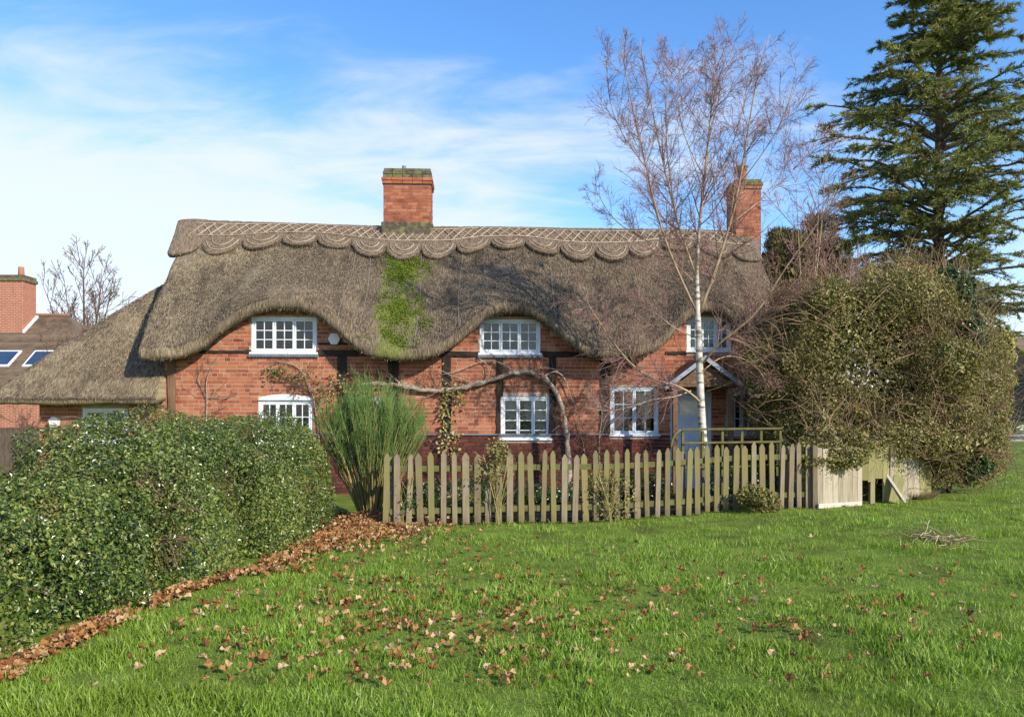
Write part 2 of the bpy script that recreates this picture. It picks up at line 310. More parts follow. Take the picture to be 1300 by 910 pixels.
def algae(nt, out, t, M):
    oi = nt.nodes.new('ShaderNodeObjectInfo'); a = M('ADD', nnoise(nt, t, 'Object', 3.), M('MULTIPLY', oi.outputs['Random'], .28))
    out = mixcol(nt, M('MULTIPLY', mrange(nt, a, .48, .78), .65), out, (.19,.175,.05)); sz = nt.nodes.new('ShaderNodeSeparateXYZ'); nt.links.new(t.outputs['Object'], sz.inputs[0]); out = mixcol(nt, M('MULTIPLY', mrange(nt, M('ADD', sz.outputs[2], M('MULTIPLY', nnoise(nt, t, 'Object', 14.), .25)), .30, .08), .6), out, (.07,.06,.03)); return out
m_picket = rmat('weathered_picket', [(.10,.075,.05),(.19,.15,.10),(.28,.23,.165)], 5, .9, .15, .5, 26, .006, stretch=(7,7,.8), rnd=.5, nz=.7, extra=algae)
m_railgreen = rmat('mossy_rail', [(.07,.07,.026),(.12,.115,.042),(.165,.15,.07)], 6, .9, .1, .4, 20, .005, rnd=.3)
m_board = rmat('grey_board', [(.20,.165,.11),(.33,.285,.20),(.43,.38,.29)], 5, .85, .15, .4, 24, .005, stretch=(7,7,.8), rnd=.6, nz=.6)
m_board_green = rmat('green_board', [(.17,.16,.07),(.26,.24,.10),(.34,.30,.16)], 5, .85, .15, .4, 24, .005, stretch=(7,7,.8), rnd=.6, nz=.6)
m_paleboard = rmat('pale_wood', [(.42,.38,.30),(.55,.50,.42)], 6, .8, .2, .3, 20, .004, stretch=(1,6,6))
m_tile = rmat('clay_tile', [(.085,.06,.04),(.15,.105,.07),(.20,.145,.095)], 3, .9, .15, .4, 20, .01, rnd=.5)
m_porchtile = rmat('porch_tile', [(.16,.08,.055),(.25,.13,.085),(.32,.18,.12)], 4, .9, .15, rnd=.6)
m_asphalt = rmat('asphalt', [(.05,.055,.06),(.075,.08,.088)], 4, .85, .3, .3, 60, .004)
m_kerb = rmat('kerb_stone', [(.26,.25,.24),(.36,.35,.33)], 6, .9, .2)
m_pot = rmat('terracotta', [(.30,.13,.08),(.40,.19,.12)], 6, .85, .2)
def farbrick(nt, out, t, M):
    b = nt.nodes.new('ShaderNodeTexBrick'); b.inputs['Scale'].default_value = 1.; b.inputs['Brick Width'].default_value = .225; b.inputs['Row Height'].default_value = .075; b.inputs['Mortar Size'].default_value = .008
    mpn = nt.nodes.new('ShaderNodeMapping'); mpn.inputs['Rotation'].default_value = (math.radians(90), 0, 0); nt.links.new(t.outputs['Object'], mpn.inputs[0]); nt.links.new(mpn.outputs[0], b.inputs['Vector'])
    return mixcol(nt, b.outputs['Fac'], out, (.42,.34,.27))
m_farbrick = rmat('far_brick', [(.25,.075,.04),(.35,.115,.06),(.42,.155,.09)], 5, .9, .2, extra=farbrick)
m_solar = rmat('rooflight_glass', [(.025,.045,.09),(.04,.07,.13)], 2, .12, .6)
m_darkwall = rmat('dark_render', [(.05,.055,.065),(.075,.08,.09)], 3, .85, .2)
# ------------------------------------------------------------------ ground, road
def grid_coords(lims): return np.unique(np.concatenate([np.arange(a, b, s) for a, b, s in lims]))
gx = grid_coords([(-300, -20, 20), (-20, 24, .4), (24, 301, 20)]); gy = grid_coords([(-60, 0, 10), (0, 24, .4), (24, 70, 4), (70, 901, 60)])
X, Y = np.meshgrid(gx, gy, indexing='ij'); Z = gz(X, Y); V = np.stack([X, Y, Z], -1).reshape(-1, 3); ni, nj = X.shape
ii, jj = np.meshgrid(np.arange(ni-1), np.arange(nj-1), indexing='ij'); a = (ii*nj+jj).ravel()
lawn = link('lawn', tri_mesh('lawn', V, np.concatenate([np.stack([a, a+nj, a+nj+1], 1), np.stack([a, a+nj+1, a+1], 1)]), True), m_lawn); tag(lawn, kind='structure')
mb = MB(); mb.box(-60, 260, 43, 52, -.3, .135); tag(mb.build('road', m_asphalt), kind='structure')
for nm, y in (('kerb', 42.85), ('kerb', 52.0)):
    mb = MB(); mb.box(-60, 260, y, y+.15, -.3, .235); tag(mb.build(nm, m_kerb, bevel=.02), kind='structure')
# ------------------------------------------------------------------ the cottage
YAW = math.radians(2.6); HOUSE = empty('thatched_cottage', (0, 16, 0), 'red brick timber framed cottage under a thick brown thatched roof', 'cottage', rz=YAW)
HM = Matrix.Translation((0, 16, 0)) @ Matrix.Rotation(YAW, 4, 'Z'); HI = HM.inverted()
def hp(px, py, ly=0.0):
    o = HI @ Vector((0, 0, CAMZ)); d = HI.to_3x3() @ Vector(((px-650)/F, 1, -(py-HZ)/F)); p = o+d*((ly-o.y)/d.y); return p.x, p.z
def hw(lx, ly, lz): return HM @ Vector((lx, ly, lz))
YR, YB, ZB = 2.65, -.55, 2.84
rp = [hp(px, py, YR) for px, py in [(205,290),(235,279),(262,274),(330,277),(430,281),(760,285),(970,289),(1030,290)]]
RX, RZ = np.array([p[0] for p in rp]), np.array([p[1] for p in rp])
ep = [(150,455),(200,457),(222,456),(240,451),(262,438),(285,420),(305,405),(330,396),(355,393),(385,395),(402,402),(420,416),(440,435),(455,447),(472,455),(500,459),(530,458),(552,454),(572,443),(590,428),(606,412),(625,402),(650,397),(672,400),(690,409),(706,423),(722,439),(738,450),(755,455),(790,457),(815,454),(835,446),(850,432),(862,416),(880,402),(900,396),(920,400),(940,415),(960,438),(980,450),(1030,455)]
e2 = []
for px, py in ep:
    h = np.clip((457-py)/62, 0, 1); e2.append((*hp(px, py, -.55+.27*h), -.55+.27*h))
EX, EZ, EY = (np.array([q[i] for q in e2]) for i in range(3))
def sm(xs, X, Z):                     # smoothed interpolation
    xs = np.asarray(xs, float); return sum(np.interp(xs+d, X, Z) for d in (-.12, -.06, 0, .06, .12))/5
UL, UR = -7.16, 5.72
def roof_pt(u, v):
    u = np.asarray(u, float); v = np.asarray(v, float)
    zr = sm(u, RX, RZ)-.05; ze = sm(u, EX, EZ)+.235; ye = sm(u, EX, EY)
    ym = lambda z: YR+(z-zr)*(YR-YB)/(zr-ZB)
    z = zr-(zr-ze)*v; y = ym(z)+(ye-ym(ze))*ss(v, .42, 1.0)-.07*np.sin(np.pi*np.clip(v, 0, 1))
    z = z-.10*np.exp(-v/.035)
    x = u-.26*np.clip(1-v, 0, 1)**1.3*(1-ss(u, UL, UL+2.2))
    x = x+.05*np.sin(6*v)*(1-ss(u, UL, UL+1))
    return np.stack([x, y, z], -1)
def roof_nrm(u, v):
    e = .02; a = roof_pt(np.asarray(u)+e, v)-roof_pt(np.asarray(u)-e, v); b = roof_pt(u, np.asarray(v)+e)-roof_pt(u, np.asarray(v)-e)
    return nrm(np.cross(b, a))*np.array([1., 1, 1])
SL = 4.55                             # slope length in metres, for v -> metres
def shell(name, sections, uvs, mat, parent):
    """closed loft: sections (nu, nk, 3) joined along u with capped ends"""
    nu, nk, _ = sections.shape; V = sections.reshape(-1, 3); faces = []; 
    for i in range(nu-1):
        b = i*nk
        for k in range(nk): k2 = (k+1) % nk; faces.append((b+k, b+k2, b+nk+k2, b+nk+k))
    faces.append(tuple(range(nk-1, -1, -1))); faces.append(tuple(range((nu-1)*nk, nu*nk)))
    me = bpy.data.meshes.new(name); me.from_pydata(V.tolist(), [], faces); me.update()
    uvl = me.uv_layers.new(name='UVMap'); li = np.empty(len(me.loops), np.int32); me.loops.foreach_get('vertex_index', li)
    uvl.data.foreach_set('uv', uvs.reshape(-1, 2)[li].astype(np.float32).ravel())
    me.polygons.foreach_set('use_smooth', np.ones(len(me.polygons), bool)); return link(name, me, mat, parent)
u = np.concatenate([np.arange(UL, UR, .055), [UR]]); vf = np.linspace(0, 1, 56); secs = []; uvs = []
mc = hp(503, 390, .3)[0]; THU['c'] = mc; THU['w'] = .56
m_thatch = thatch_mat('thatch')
U, VV = np.meshgrid(u, vf, indexing='ij'); front = roof_pt(U, VV); nn = roof_nrm(U, VV)
front = front+nn*(.030*vnoise(np.stack([U*1.3, VV*3, U*0], -1))+.020*vnoise(np.stack([U*4, VV*9, U*0+5], -1))+.012*vnoise(np.stack([U*14, VV*26, U*0+9], -1)))[..., None]*ss(VV, 0, .1)[..., None]
lip = [(-.045,-.06),(-.06,-.13),(-.045,-.195),(.02,-.235),(.14,-.235),(.46,-.06)]
edge = front[:, -1]
lipv = np.stack([np.stack([edge[:, 0]+0*edge[:, 0], edge[:, 1]+a, edge[:, 2]+b+.012*vnoise(np.stack([u*9, u*0+a*20, u*0], -1))], -1) for a, b in lip], 1)
under = np.stack([front[:, 0, 0]*.02+.98*u, 0*u+YR, sm(u, RX, RZ)-.75], -1)[:, None]
bk = np.linspace(1, 0, 16)[:-1]; Ub, Vb = np.meshgrid(u, bk, indexing='ij'); back = roof_pt(Ub, Vb); zrb = sm(Ub, RX, RZ)-.05
back[..., 2] = zrb-(zrb-ZB)*Vb-.10*np.exp(-Vb/.035); back[..., 1] = YR+(YR-YB)*Vb+.07*np.sin(np.pi*Vb)
backlip = np.stack([u, 0*u+2*YR-YB-.4, 0*u+ZB-.1], -1)[:, None]
sec = np.concatenate([front, lipv, under, backlip, back], 1)
uv = np.zeros(sec.shape[:2]+(2,)); uv[..., 0] = u[:, None]; vv = np.concatenate([vf*SL, SL+np.array([.06,.12,.18,.27,.4,.6]), [2.2, 9.], bk*SL+10]); uv[..., 1] = vv[None]
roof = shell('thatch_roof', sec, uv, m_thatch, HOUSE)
# loose straw ends on the slope and along the eaves
n = 70000; uu = UL+(UR-UL)*RNG.random(n); v2 = RNG.random(n)**.85; v2[-1500:] = 1.0-.02*RNG.random(1500)
p = roof_pt(uu, v2); nm = roof_nrm(uu, v2); dv = nrm(roof_pt(uu, v2+.02)-p)
D = dv+nm*(.05+.20*RNG.random(n))[:, None]+RNG.normal(size=(n, 3))*.16
v, t = slivers(p+nm*.012, D, .035+.07*RNG.random(n), .006+.007*RNG.random(n)); tag(link('loose_straw', tri_mesh('loose_straw', v, t), m_straw, roof), kind='stuff')
# straw fringe at the cut verge and dormer edges
n = 7000; uu = UL+(UR-UL)*RNG.random(n); uu[:2500] = UL+.01; v2 = np.ones(n); v2[:2500] = RNG.random(2500)
p = roof_pt(uu, v2)+np.stack([RNG.normal(size=n)*.01, -.055+.06*RNG.random(n), -.03-.20*RNG.random(n)], -1)
v, t = slivers(p, np.stack([RNG.normal(size=n)*.3, -.6+.3*RNG.normal(size=n), -.6+.3*RNG.normal(size=n)], -1), .03+.06*RNG.random(n), .006+.006*RNG.random(n))
tag(link('eave_straw', tri_mesh('eave_straw', v, t), m_straw, roof), kind='stuff')
# moss on the thatch
n = 15000; uu = mc+RNG.normal(size=n)*.36+.08; v2 = .17+.82*RNG.random(n); msk = vnoise(np.stack([uu*2.6, v2*7, uu*0], -1))+.5*vnoise(np.stack([uu*9, v2*22, uu*0], -1)) > .0+.9*np.maximum(0, np.abs(uu-mc-.05)/.6-.5)+.25*RNG.normal(size=n)
uu, v2 = uu[msk], v2[msk]; p = roof_pt(uu, v2); nm = roof_nrm(uu, v2); T, B, N_ = frames(nm+.7*RNG.normal(size=nm.shape))
v, t = scatter(*LEAF, p+nm*(.015+.02*RNG.random(len(p)))[:, None], T, B, N_, .025+.03*RNG.random(len(p))); tag(link('moss', tri_mesh('moss', v, t), m_mossbit, roof, ), kind='stuff')
# ornamental block ridge with scallops
PITCH = .785; U0 = hp(493, 310, 2.2)[0]
def scal(uq): f = ((np.asarray(uq)-U0)/PITCH) % 1.0; return 1.0+.54*np.sqrt(np.clip(1-(2*f-1)**2, 0, 1))**.9
def rpt(uq, s, off):
    uq = np.asarray(uq, float); v = np.asarray(s, float)/SL; p = roof_pt(uq, v); n = roof_nrm(uq, np.maximum(v, .03)); return p+n*np.asarray(off)[..., None] if np.ndim(off) else p+n*off
u = np.concatenate([np.arange(UL-.06, UR+.02, .028), [UR+.04]]); ks = np.linspace(0, 1, 14); U, K = np.meshgrid(u, ks, indexing='ij'); Sd = K*scal(U)
fr_ = rpt(U, Sd, .06); fr_ += (.012*vnoise(np.stack([U*12, Sd*6, U*0], -1)))[..., None]*np.array([0, -.7, .7])
lowA = rpt(u, scal(u)+.01, .03)[:, None]; lowB = rpt(u, scal(u)-.02, -.05)[:, None]
bkp = fr_[:, ::-1][:, :-1].copy(); bkp[..., 1] = 2*YR-bkp[..., 1]; inn = np.stack([fr_[:, 0, 0], 0*u+YR, fr_[:, 0, 2]-.35], -1)[:, None]
bl = bkp[:, :1].copy(); bl[..., 2] -= .1
sec = np.concatenate([fr_, lowA, lowB, inn, bl, bkp], 1)
lf = 1-ss(u, UL, UL+.55); sec[:, :, 0] -= (.12*lf)[:, None]; sec[:, :14, 2] += (.03*lf)[:, None]
uv = np.zeros(sec.shape[:2]+(2,)); uv[..., 0] = u[:, None]*1.0+40; uv[..., 1] = np.concatenate([Sd, (scal(u)+.05)[:, None], (scal(u)+.1)[:, None], (0*u+2)[:, None], (0*u+2)[:, None], Sd[:, ::-1][:, :-1]+7], 1)
m_ridge = rmat('ridge_thatch', [(.075,.052,.036),(.145,.105,.072),(.21,.16,.11),(.28,.22,.155)], 30, .95, .1, .8, 40, .03, stretch=(1,.25,1), coord='UV', nz=1.1)
ridge = shell('thatch_ridge', sec, uv, m_ridge, HOUSE)
n = 26000; uu = UL+(UR-UL)*RNG.random(n); s_ = RNG.random(n)*scal(uu); s_[:9000] = scal(uu[:9000])-.02*RNG.random(9000)
p = rpt(uu, s_, .06); v, t = slivers(p+np.array([0, -.004, .004]), np.array([0, -.62, -.72])+RNG.normal(size=(n, 3))*.28, .03+.05*RNG.random(n), .005+.006*RNG.random(n))
tag(link('ridge_straw', tri_mesh('ridge_straw', v, t), m_straw, ridge), kind='stuff')
def rod(us, s_, r=.011):
    p = rpt(np.asarray(us), np.asarray(s_), .072); v, t = tubes(p[None], np.full((1, len(p)), r), 5); link('hazel_rod', tri_mesh('hazel_rod', v, t, True), m_rod, ridge)
for s0 in (.30, .82):
    for k in range(6):
        a = UL+.2+(UR-UL-.3)*k/6; b = UL+.2+(UR-UL-.3)*(k+1)/6-.01; q = np.linspace(a, b, 22); rod(q, s0+.010*np.sin(q*5+k), .010)
q = UL+.15
while q < UR-.35:
    for a, b in ((q, q+.30), (q+.30, q)):
        w = np.linspace(0, 1, 5); j = random.uniform(-.02, .02); rod(a+(b-a)*w+j, .29+.545*w, .010)
    q += .212
k0 = math.ceil((UL+.1-U0)/PITCH)
for k in range(k0, int((UR-.4-U0)/PITCH)):
    uc = U0+(k+.5)*PITCH
    for f in (.55, .84):
        th = np.linspace(.25, math.pi-.25, 12); rod(uc+PITCH/2*f*np.cos(th), .85+.66*f*np.sin(th)**.9, .010)
for px in (438, 462, 531, 584, 617, 702):     # seams of the wire netting over the thatch
    uc = hp(px, 390, .4)[0]; v_ = np.linspace(.25, .985, 24); p = rpt(uc+.03*np.sin(v_*7+px), v_*SL, .022); v, t = tubes(p[None], np.full((1, 24), .0045), 4); link('netting_seam', tri_mesh('netting_seam', v, t), m_wire, roof)
# ---- lower wing on the left with its own hipped thatch
LX0, LXR, LY0, LZ0 = -10.18, -6.9, -.46, 1.93
def wing_h(x, y):
    a = LZ0+(y-LY0)*1.02; b = LZ0+(x-LX0)*1.06; k = .22; h = np.clip(.5+.5*(b-a)/k, 0, 1); return b*(1-h)+a*h-k*h*(1-h)+.10*np.sin(np.clip((np.minimum(a, b)-LZ0)/3.2, 0, 1)*np.pi)
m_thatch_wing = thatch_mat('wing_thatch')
xs = np.linspace(LX0, LXR, 70); ys = np.linspace(LY0, 2.7, 62); Xw, Yw = np.meshgrid(xs, ys, indexing='ij')
Zw = wing_h(Xw, Yw)+.025*vnoise(np.stack([Xw*1.7, Yw*2, Xw*0], -1))+.015*vnoise(np.stack([Xw*7, Yw*9, Xw*0], -1))
sc_ = np.exp(-((Yw-LY0-.26)/.07)**2)*np.abs(np.sin((Xw-LX0)*math.pi/.52))*.05*ss(Xw, LX0+.4, LX0+.8); Zw = Zw+sc_
Zb = Zw[:, ::-1][:, 1:]; Yb = 2*2.7-Yw[:, ::-1][:, 1:]
top = np.stack([np.repeat(xs[:, None], 62+61, 1), np.concatenate([Yw, Yb], 1), np.concatenate([Zw, Zb], 1)], -1)
# rounded lips: front first, then underside
fl = [np.stack([xs, 0*xs+LY0+a, Zw[:, 0]+b], -1) for a, b in ((-.02,-.05),(-.01,-.11),(.06,-.14),(.2,-.13),(.42,-.05))]
bl = [np.stack([xs, 0*xs+2*2.7-LY0-a, Zw[:, 0]+b], -1) for a, b in ((.42,-.05),(.06,-.14))]
sec = np.concatenate([top[:, ::-1], np.stack(fl, 1), np.stack(bl, 1)], 1)
uv = np.zeros(sec.shape[:2]+(2,)); uv[..., 0] = np.where(True, sec[..., 0], 0); uv[..., 1] = sec[..., 2]*1.45
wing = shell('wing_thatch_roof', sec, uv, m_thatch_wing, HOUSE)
n = 26000; a = LX0+(LXR-LX0)*RNG.random(n); b = LY0+(2.7-LY0)*RNG.random(n); b[:4000] = LY0+.01*RNG.random(4000); h = wing_h(a, b); e = .03
g = np.stack([(wing_h(a+e, b)-h)/e, (wing_h(a, b+e)-h)/e], -1); N_ = nrm(np.stack([-g[:, 0], -g[:, 1], 1+0*a], -1)); D = nrm(np.stack([-g[:, 0], -g[:, 1], -(g**2).sum(1)], -1))+N_*.12+RNG.normal(size=(n, 3))*.18
v, t = slivers(np.stack([a, b, h], -1)+N_*.012, D, .035+.06*RNG.random(n), .006+.007*RNG.random(n)); tag(link('loose_straw', tri_mesh('wing_straw', v, t), m_straw, wing), kind='stuff')
# ---- walls with openings
WINS = [('a', 319,402,402,448,3,2,3,0), ('b', 609,686,405,449,3,2,3,0), ('c', 636,699,503,557,3,1,4,0), ('d', 328,397,508,566,3,2,3,.12), ('e', 446,497,504,556,3,1,4,0),
        ('f', 775,836,491,552,2,2,3,0), ('g', 922,962,495,552,2,2,3,0), ('h', 872,928,402,446,3,2,3,0)]
OPEN = []
for w in WINS:
    x0, z1 = hp(w[1], w[3]); x1, z0 = hp(w[2], w[4]); OPEN.append((x0, x1, z0, z1))
dx0, dz1 = hp(851, 497); dx1, _ = hp(903, 497); DOOR = (dx0, dx1, .06, dz1); OPEN.append(DOOR)
WX0, WX1 = -6.92, 5.45; PL = hp(650, 551)[1]     # plinth height
def wall_top(x): return float(sm([x], EX, EZ)[0])+.10
def wall_boxes(x0, x1, opens, topf, y0, y1, zb=-.2):
    xs = sorted(set([x0, x1]+[v for o in opens for v in o[:2] if x0 < v < x1]+list(np.arange(x0, x1, .06)))); mb = MB()
    for a, b in zip(xs[:-1], xs[1:]):
        if b-a < 1e-6: continue
        c = (a+b)/2; cuts = sorted([(o[2], o[3]) for o in opens if o[0] < c < o[1]]); z = zb; tp = topf(c)
        for lo, hi in cuts:
            if lo > z: mb.box(a, b, y0, y1, z, lo)
            z = hi
        if tp > z: mb.box(a, b, y0, y1, z, tp)
    return mb
wall = wall_boxes(WX0, WX1, OPEN, wall_top, .0, .28).build('front_wall', m_mortar, HOUSE)
gab = MB(); gz_ = lambda y: ZB+.25+(YR-abs(y-YR))*1.0
gab.add([(WX0,.29,-.2),(WX0,2*YR,-.2),(WX0,2*YR,3.0),(WX0,YR,5.4),(WX0,.29,3.0),(WX0+.25,.29,-.2),(WX0+.25,2*YR,-.2),(WX0+.25,2*YR,3.0),(WX0+.25,YR,5.4),(WX0+.25,.29,3.0)],[(0,1,2,3,4),(9,8,7,6,5),(0,4,9,5),(4,3,8,9),(3,2,7,8),(2,1,6,7)]); gab.build('gable_wall', m_farbrick, HOUSE)
gab = MB(); gab.add([(WX1-.25,.29,-.2),(WX1-.25,2*YR,-.2),(WX1-.25,2*YR,3.0),(WX1-.25,YR,5.4),(WX1-.25,.29,3.0),(WX1,.29,-.2),(WX1,2*YR,-.2),(WX1,2*YR,3.0),(WX1,YR,5.4),(WX1,.29,3.0)],[(0,1,2,3,4),(9,8,7,6,5),(0,4,9,5),(4,3,8,9),(3,2,7,8),(2,1,6,7)]); gab.build('gable_wall', m_farbrick, HOUSE)
mb = MB(); mb.box(WX0, WX1, 2*YR, 2*YR+.25, -.2, 3.0); mb.build('back_wall', m_farbrick, HOUSE)
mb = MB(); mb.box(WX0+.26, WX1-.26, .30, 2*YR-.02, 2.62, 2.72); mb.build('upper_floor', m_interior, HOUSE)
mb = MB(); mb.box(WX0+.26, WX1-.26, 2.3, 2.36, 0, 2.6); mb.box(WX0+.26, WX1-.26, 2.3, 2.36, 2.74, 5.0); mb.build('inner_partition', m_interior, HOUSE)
LW0 = hp(50, 540)[0]; lo = hp(104, 518); lo2 = hp(162, 562); LOPEN = [(lo[0], lo2[0], lo2[1], lo[1])]
wall2 = wall_boxes(LW0, WX0-.005, LOPEN, lambda c: 1.95, .0, .25).build('wing_wall', m_mortar, HOUSE)
mb = MB(); mb.box(LW0, LW0+.24, .255, 5.2, -.2, 1.98); mb.build('wing_side_wall', m_farbrick, HOUSE)
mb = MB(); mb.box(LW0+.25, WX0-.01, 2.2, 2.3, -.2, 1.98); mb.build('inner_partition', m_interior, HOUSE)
# ---- bricks
BOXF = np.array([(0,1,5),(0,5,4),(4,5,6),(4,6,7),(0,3,2),(0,2,1),(1,2,6),(1,6,5),(3,0,4),(3,4,7)])
def box_v(x0, x1, y0, y1, z0, z1): return np.array([(x0,y0,z0),(x1,y0,z0),(x1,y1,z0),(x0,y1,z0),(x0,y0,z1),(x1,y0,z1),(x1,y1,z1),(x0,y1,z1)], float)
def lay(x0, x1, z0, z1, opens, topf=None, jit=.003):
    out = []; ch = .0765; r = 0; z = z0
    while z+.06 < z1:
        x = x0-random.uniform(0, .2)-(.11 if r % 2 else 0); head = False
        zc = z+.033+random.uniform(-.002, .002)
        while x < x1:
            ln = (.105 if (r % 4 == 3 or (head and random.random() < .3)) else .218)+random.uniform(-.006, .006); head = not head
            segs = [(max(x, x0), min(x+ln, x1))]
            for o in opens:
                if o[2]-.02 < zc+.03 and o[3]+.02 > zc-.03:
                    ns = []
                    for a, b in segs:
                        if b <= o[0]-.006 or a >= o[1]+.006: ns.append((a, b)); continue
                        if a < o[0]-.006: ns.append((a, o[0]-.006))
                        if b > o[1]+.006: ns.append((o[1]+.006, b))
                    segs = ns
            for a, b in segs:
                if b-a > .03 and (topf is None or zc+.03 < min(topf(a), topf(b))+.06):
                    out.append((a, b, zc-.0325+random.uniform(-.002,.002), zc+.0325+random.uniform(-.002,.002), -.004-random.uniform(-.002, jit), abs(b-a-ln) < .001 and ln > .2))
            x += ln+.011
        z += ch; r += 1
    return out
BL = lay(WX0+.005, WX1, PL+.012, 4.1, OPEN, wall_top)+lay(LW0+.005, WX0-.01, -.03, 1.93, LOPEN)
PB = lay(WX0+.005, WX1, -.03, PL-.02, OPEN)
def score(b):
    if not b[5]: return 9e9
    w = hw((b[0]+b[1])/2, 0, b[2]); px = 650+F*w.x/w.y; py = HZ-(w.z-CAMZ)/w.y*F
    hid = py > (500 if px < 480 else 545) or py < 455 or 395 < px < 540 and py > 490
    return w.y+(100 if hid else 0)+(50 if px > 700 else 0)
order = sorted(range(len(BL)), key=lambda i: score(BL[i])); pick = set(order[:300])
rest = []
bm_ = [tri_mesh('brick', box_v(-.109, .109, -.004-.0015*k, .02, -.0325+.001*k, .0325), BOXF) for k in range(3)]
for i, b in enumerate(BL):
    if i in pick:
        o = link('brick', bm_[i % 3], m_brick, wall); o.location = ((b[0]+b[1])/2, 0, (b[2]+b[3])/2); o.rotation_euler = (0, random.uniform(-.01, .01), 0)
    else: rest.append((box_v(b[0], b[1], b[4], .02, b[2], b[3]), BOXF))
v, t = merge(rest); tag(link('brickwork', tri_mesh('brickwork', v, t), m_brick, wall), kind='stuff')
v, t = merge([(box_v(b[0], b[1], b[4]-.02, .02, b[2], b[3]), BOXF) for b in PB]); tag(link('plinth_brickwork', tri_mesh('plinth_brickwork', v, t), m_plinth, wall), kind='stuff')
mb = MB(); mb.box(WX0, OPEN[5][0]-.02, -.055, .015, PL-.022, PL+.008); mb.build('plinth_ledge', m_lead, HOUSE, bevel=.006)
# ---- timber frame
def post(px0, px1, py0, py1, m=None, pr=.028):
    x0, z1 = hp(px0, py0); x1, z0 = hp(px1, py1); w = .012
    mb = MB(); k = 7; zs = np.linspace(z0, z1, k); o = [(x0+random.uniform(-w, w), z) for z in zs]+[(x1+random.uniform(-w, w), z) for z in zs[::-1]]
    mb.prism(o[::-1], -pr-random.uniform(0, .006), .03); mb.build('timber_post', m or m_timber, HOUSE, bevel=.008)
def beam(px0, px1, py0, py1, dy=0, pr=.036):
    x0, z1 = hp(px0, py0); x1, z0 = hp(px1, py1); k = 12; xs = np.linspace(x0, x1, k); w = .008
    o = [(x, z0+random.uniform(-w, w)) for x in xs]+[(x, z1+random.uniform(-w, w)) for x in xs[::-1]]
    mb = MB(); mb.prism(o, -pr, .03); mb.build('timber_beam', m_timber, HOUSE, bevel=.008)
post(214, 223, 452, 575, m_oldwood, .05)
for a, b, c, d in ((429,440,452,550),(492,507,453,550),(562,573,453,550),(630,639,453,503),(697,706,453,550),(762,774,444,550),(630,635.5,503,550)): post(a, b, c, d)
for a, b, c, d in ((250,319,444.5,448.5),(402,470,444,452),(520,609,446,453),(686,775,446,453.5),(319,402,449.5,453)): beam(a, b, c, d)
beam(404, 470, 435, 438); beam(845, 872, 446, 450)
# ---- windows
def window(op, lights, cols, rows, arch=0, y=.03, mat=m_white, head=None):
    x0, x1, z0, z1 = op; W_ = .05; win = None
    mb = MB(); mb.box(x0, x0+W_, y-.01, y+.07, z0, z1); mb.box(x1-W_, x1, y-.01, y+.07, z0, z1); mb.box(x0+W_+.0005, x1-W_-.0005, y-.01, y+.07, z0, z0+W_); mb.box(x0+W_+.0005, x1-W_-.0005, y-.01, y+.07, z1-W_, z1)
    if arch:
        k = 12; th = np.linspace(0, math.pi, k); mb.prism([(x1, z1+.001), (x0, z1+.001)]+[((x0+x1)/2-(x1-x0)/2*math.cos(q), z1+.002+arch*math.sin(q)) for q in th][1:-1], -.03, y+.05)
    win = mb.build('window', mat, HOUSE, bevel=.004)
    lw = (x1-x0-2*W_)/lights; sw = .032; bw = .016
    for l in range(lights):
        a = x0+W_+l*lw+.003; b = a+lw-.006; zc0, zc1 = z0+W_+.003, z1-W_-.003; mb = MB(); yy = y-.004*(l % 2)
        mb.box(a, a+sw, yy, yy+.04, zc0, zc1); mb.box(b-sw, b, yy, yy+.04, zc0, zc1); mb.box(a+sw+.0005, b-sw-.0005, yy, yy+.04, zc0, zc0+sw); mb.box(a+sw+.0005, b-sw-.0005, yy, yy+.04, zc1-sw, zc1)
        ia, ib, ja, jb = a+sw, b-sw, zc0+sw, zc1-sw; gx_ = [ia+(ib-ia)*c/cols for c in range(cols+1)]
        hz_ = [ja+(jb-ja)*c/rows for c in range(rows+1)] if rows != 4 else [ja+(jb-ja)*f for f in (0, .13, .42, .72, 1)]
        for c in gx_[1:-1]: mb.box(c-bw/2, c+bw/2, yy+.004, yy+.034, ja, jb)
        for c in hz_[1:-1]: mb.box(ia, ib, yy+.006, yy+.032, c-bw/2, c+bw/2)
        mb.build('sash', mat, win)
        pm = None
        for c in range(cols):
            for r in range(rows):
                w2 = (gx_[c+1]-gx_[c])/2; h2 = (hz_[r+1]-hz_[r])/2; q = MB(); q.box(-w2, w2, -.002, .002, -h2, h2)
                o = q.build('pane', m_glass, win); o.location = ((gx_[c]+gx_[c+1])/2, yy+.018, (hz_[r]+hz_[r+1])/2); o.rotation_euler = (random.uniform(-.012, .012), 0, random.uniform(-.018, .018))
    mb = MB(); mb.box(x0-.03, x1+.03, y-.075, y-.012, z0-.028, z0+.012); mb.build('sill', mat, win, bevel=.004)
    return win
for w, o in zip(WINS, OPEN): window(o, w[5], w[6], w[7], w[8], mat=m_bluegrey if w[0] in 'fg' else m_white)
window(LOPEN[0], 2, 1, 2, 0)
for i in (0, 1):                     # scalloped lead under the upper sills
    x0, x1, z0, _ = OPEN[i]; k = 44; xs = np.linspace(x0-.04, x1+.05, k); mb = MB()
    mb.prism([(x, z0-.075-.018*(j % 2)) for j, x in enumerate(xs)]+[(xs[-1], z0-.03), (xs[0], z0-.03)], -.066, -.046); mb.build('lead_flashing', m_lead, HOUSE)
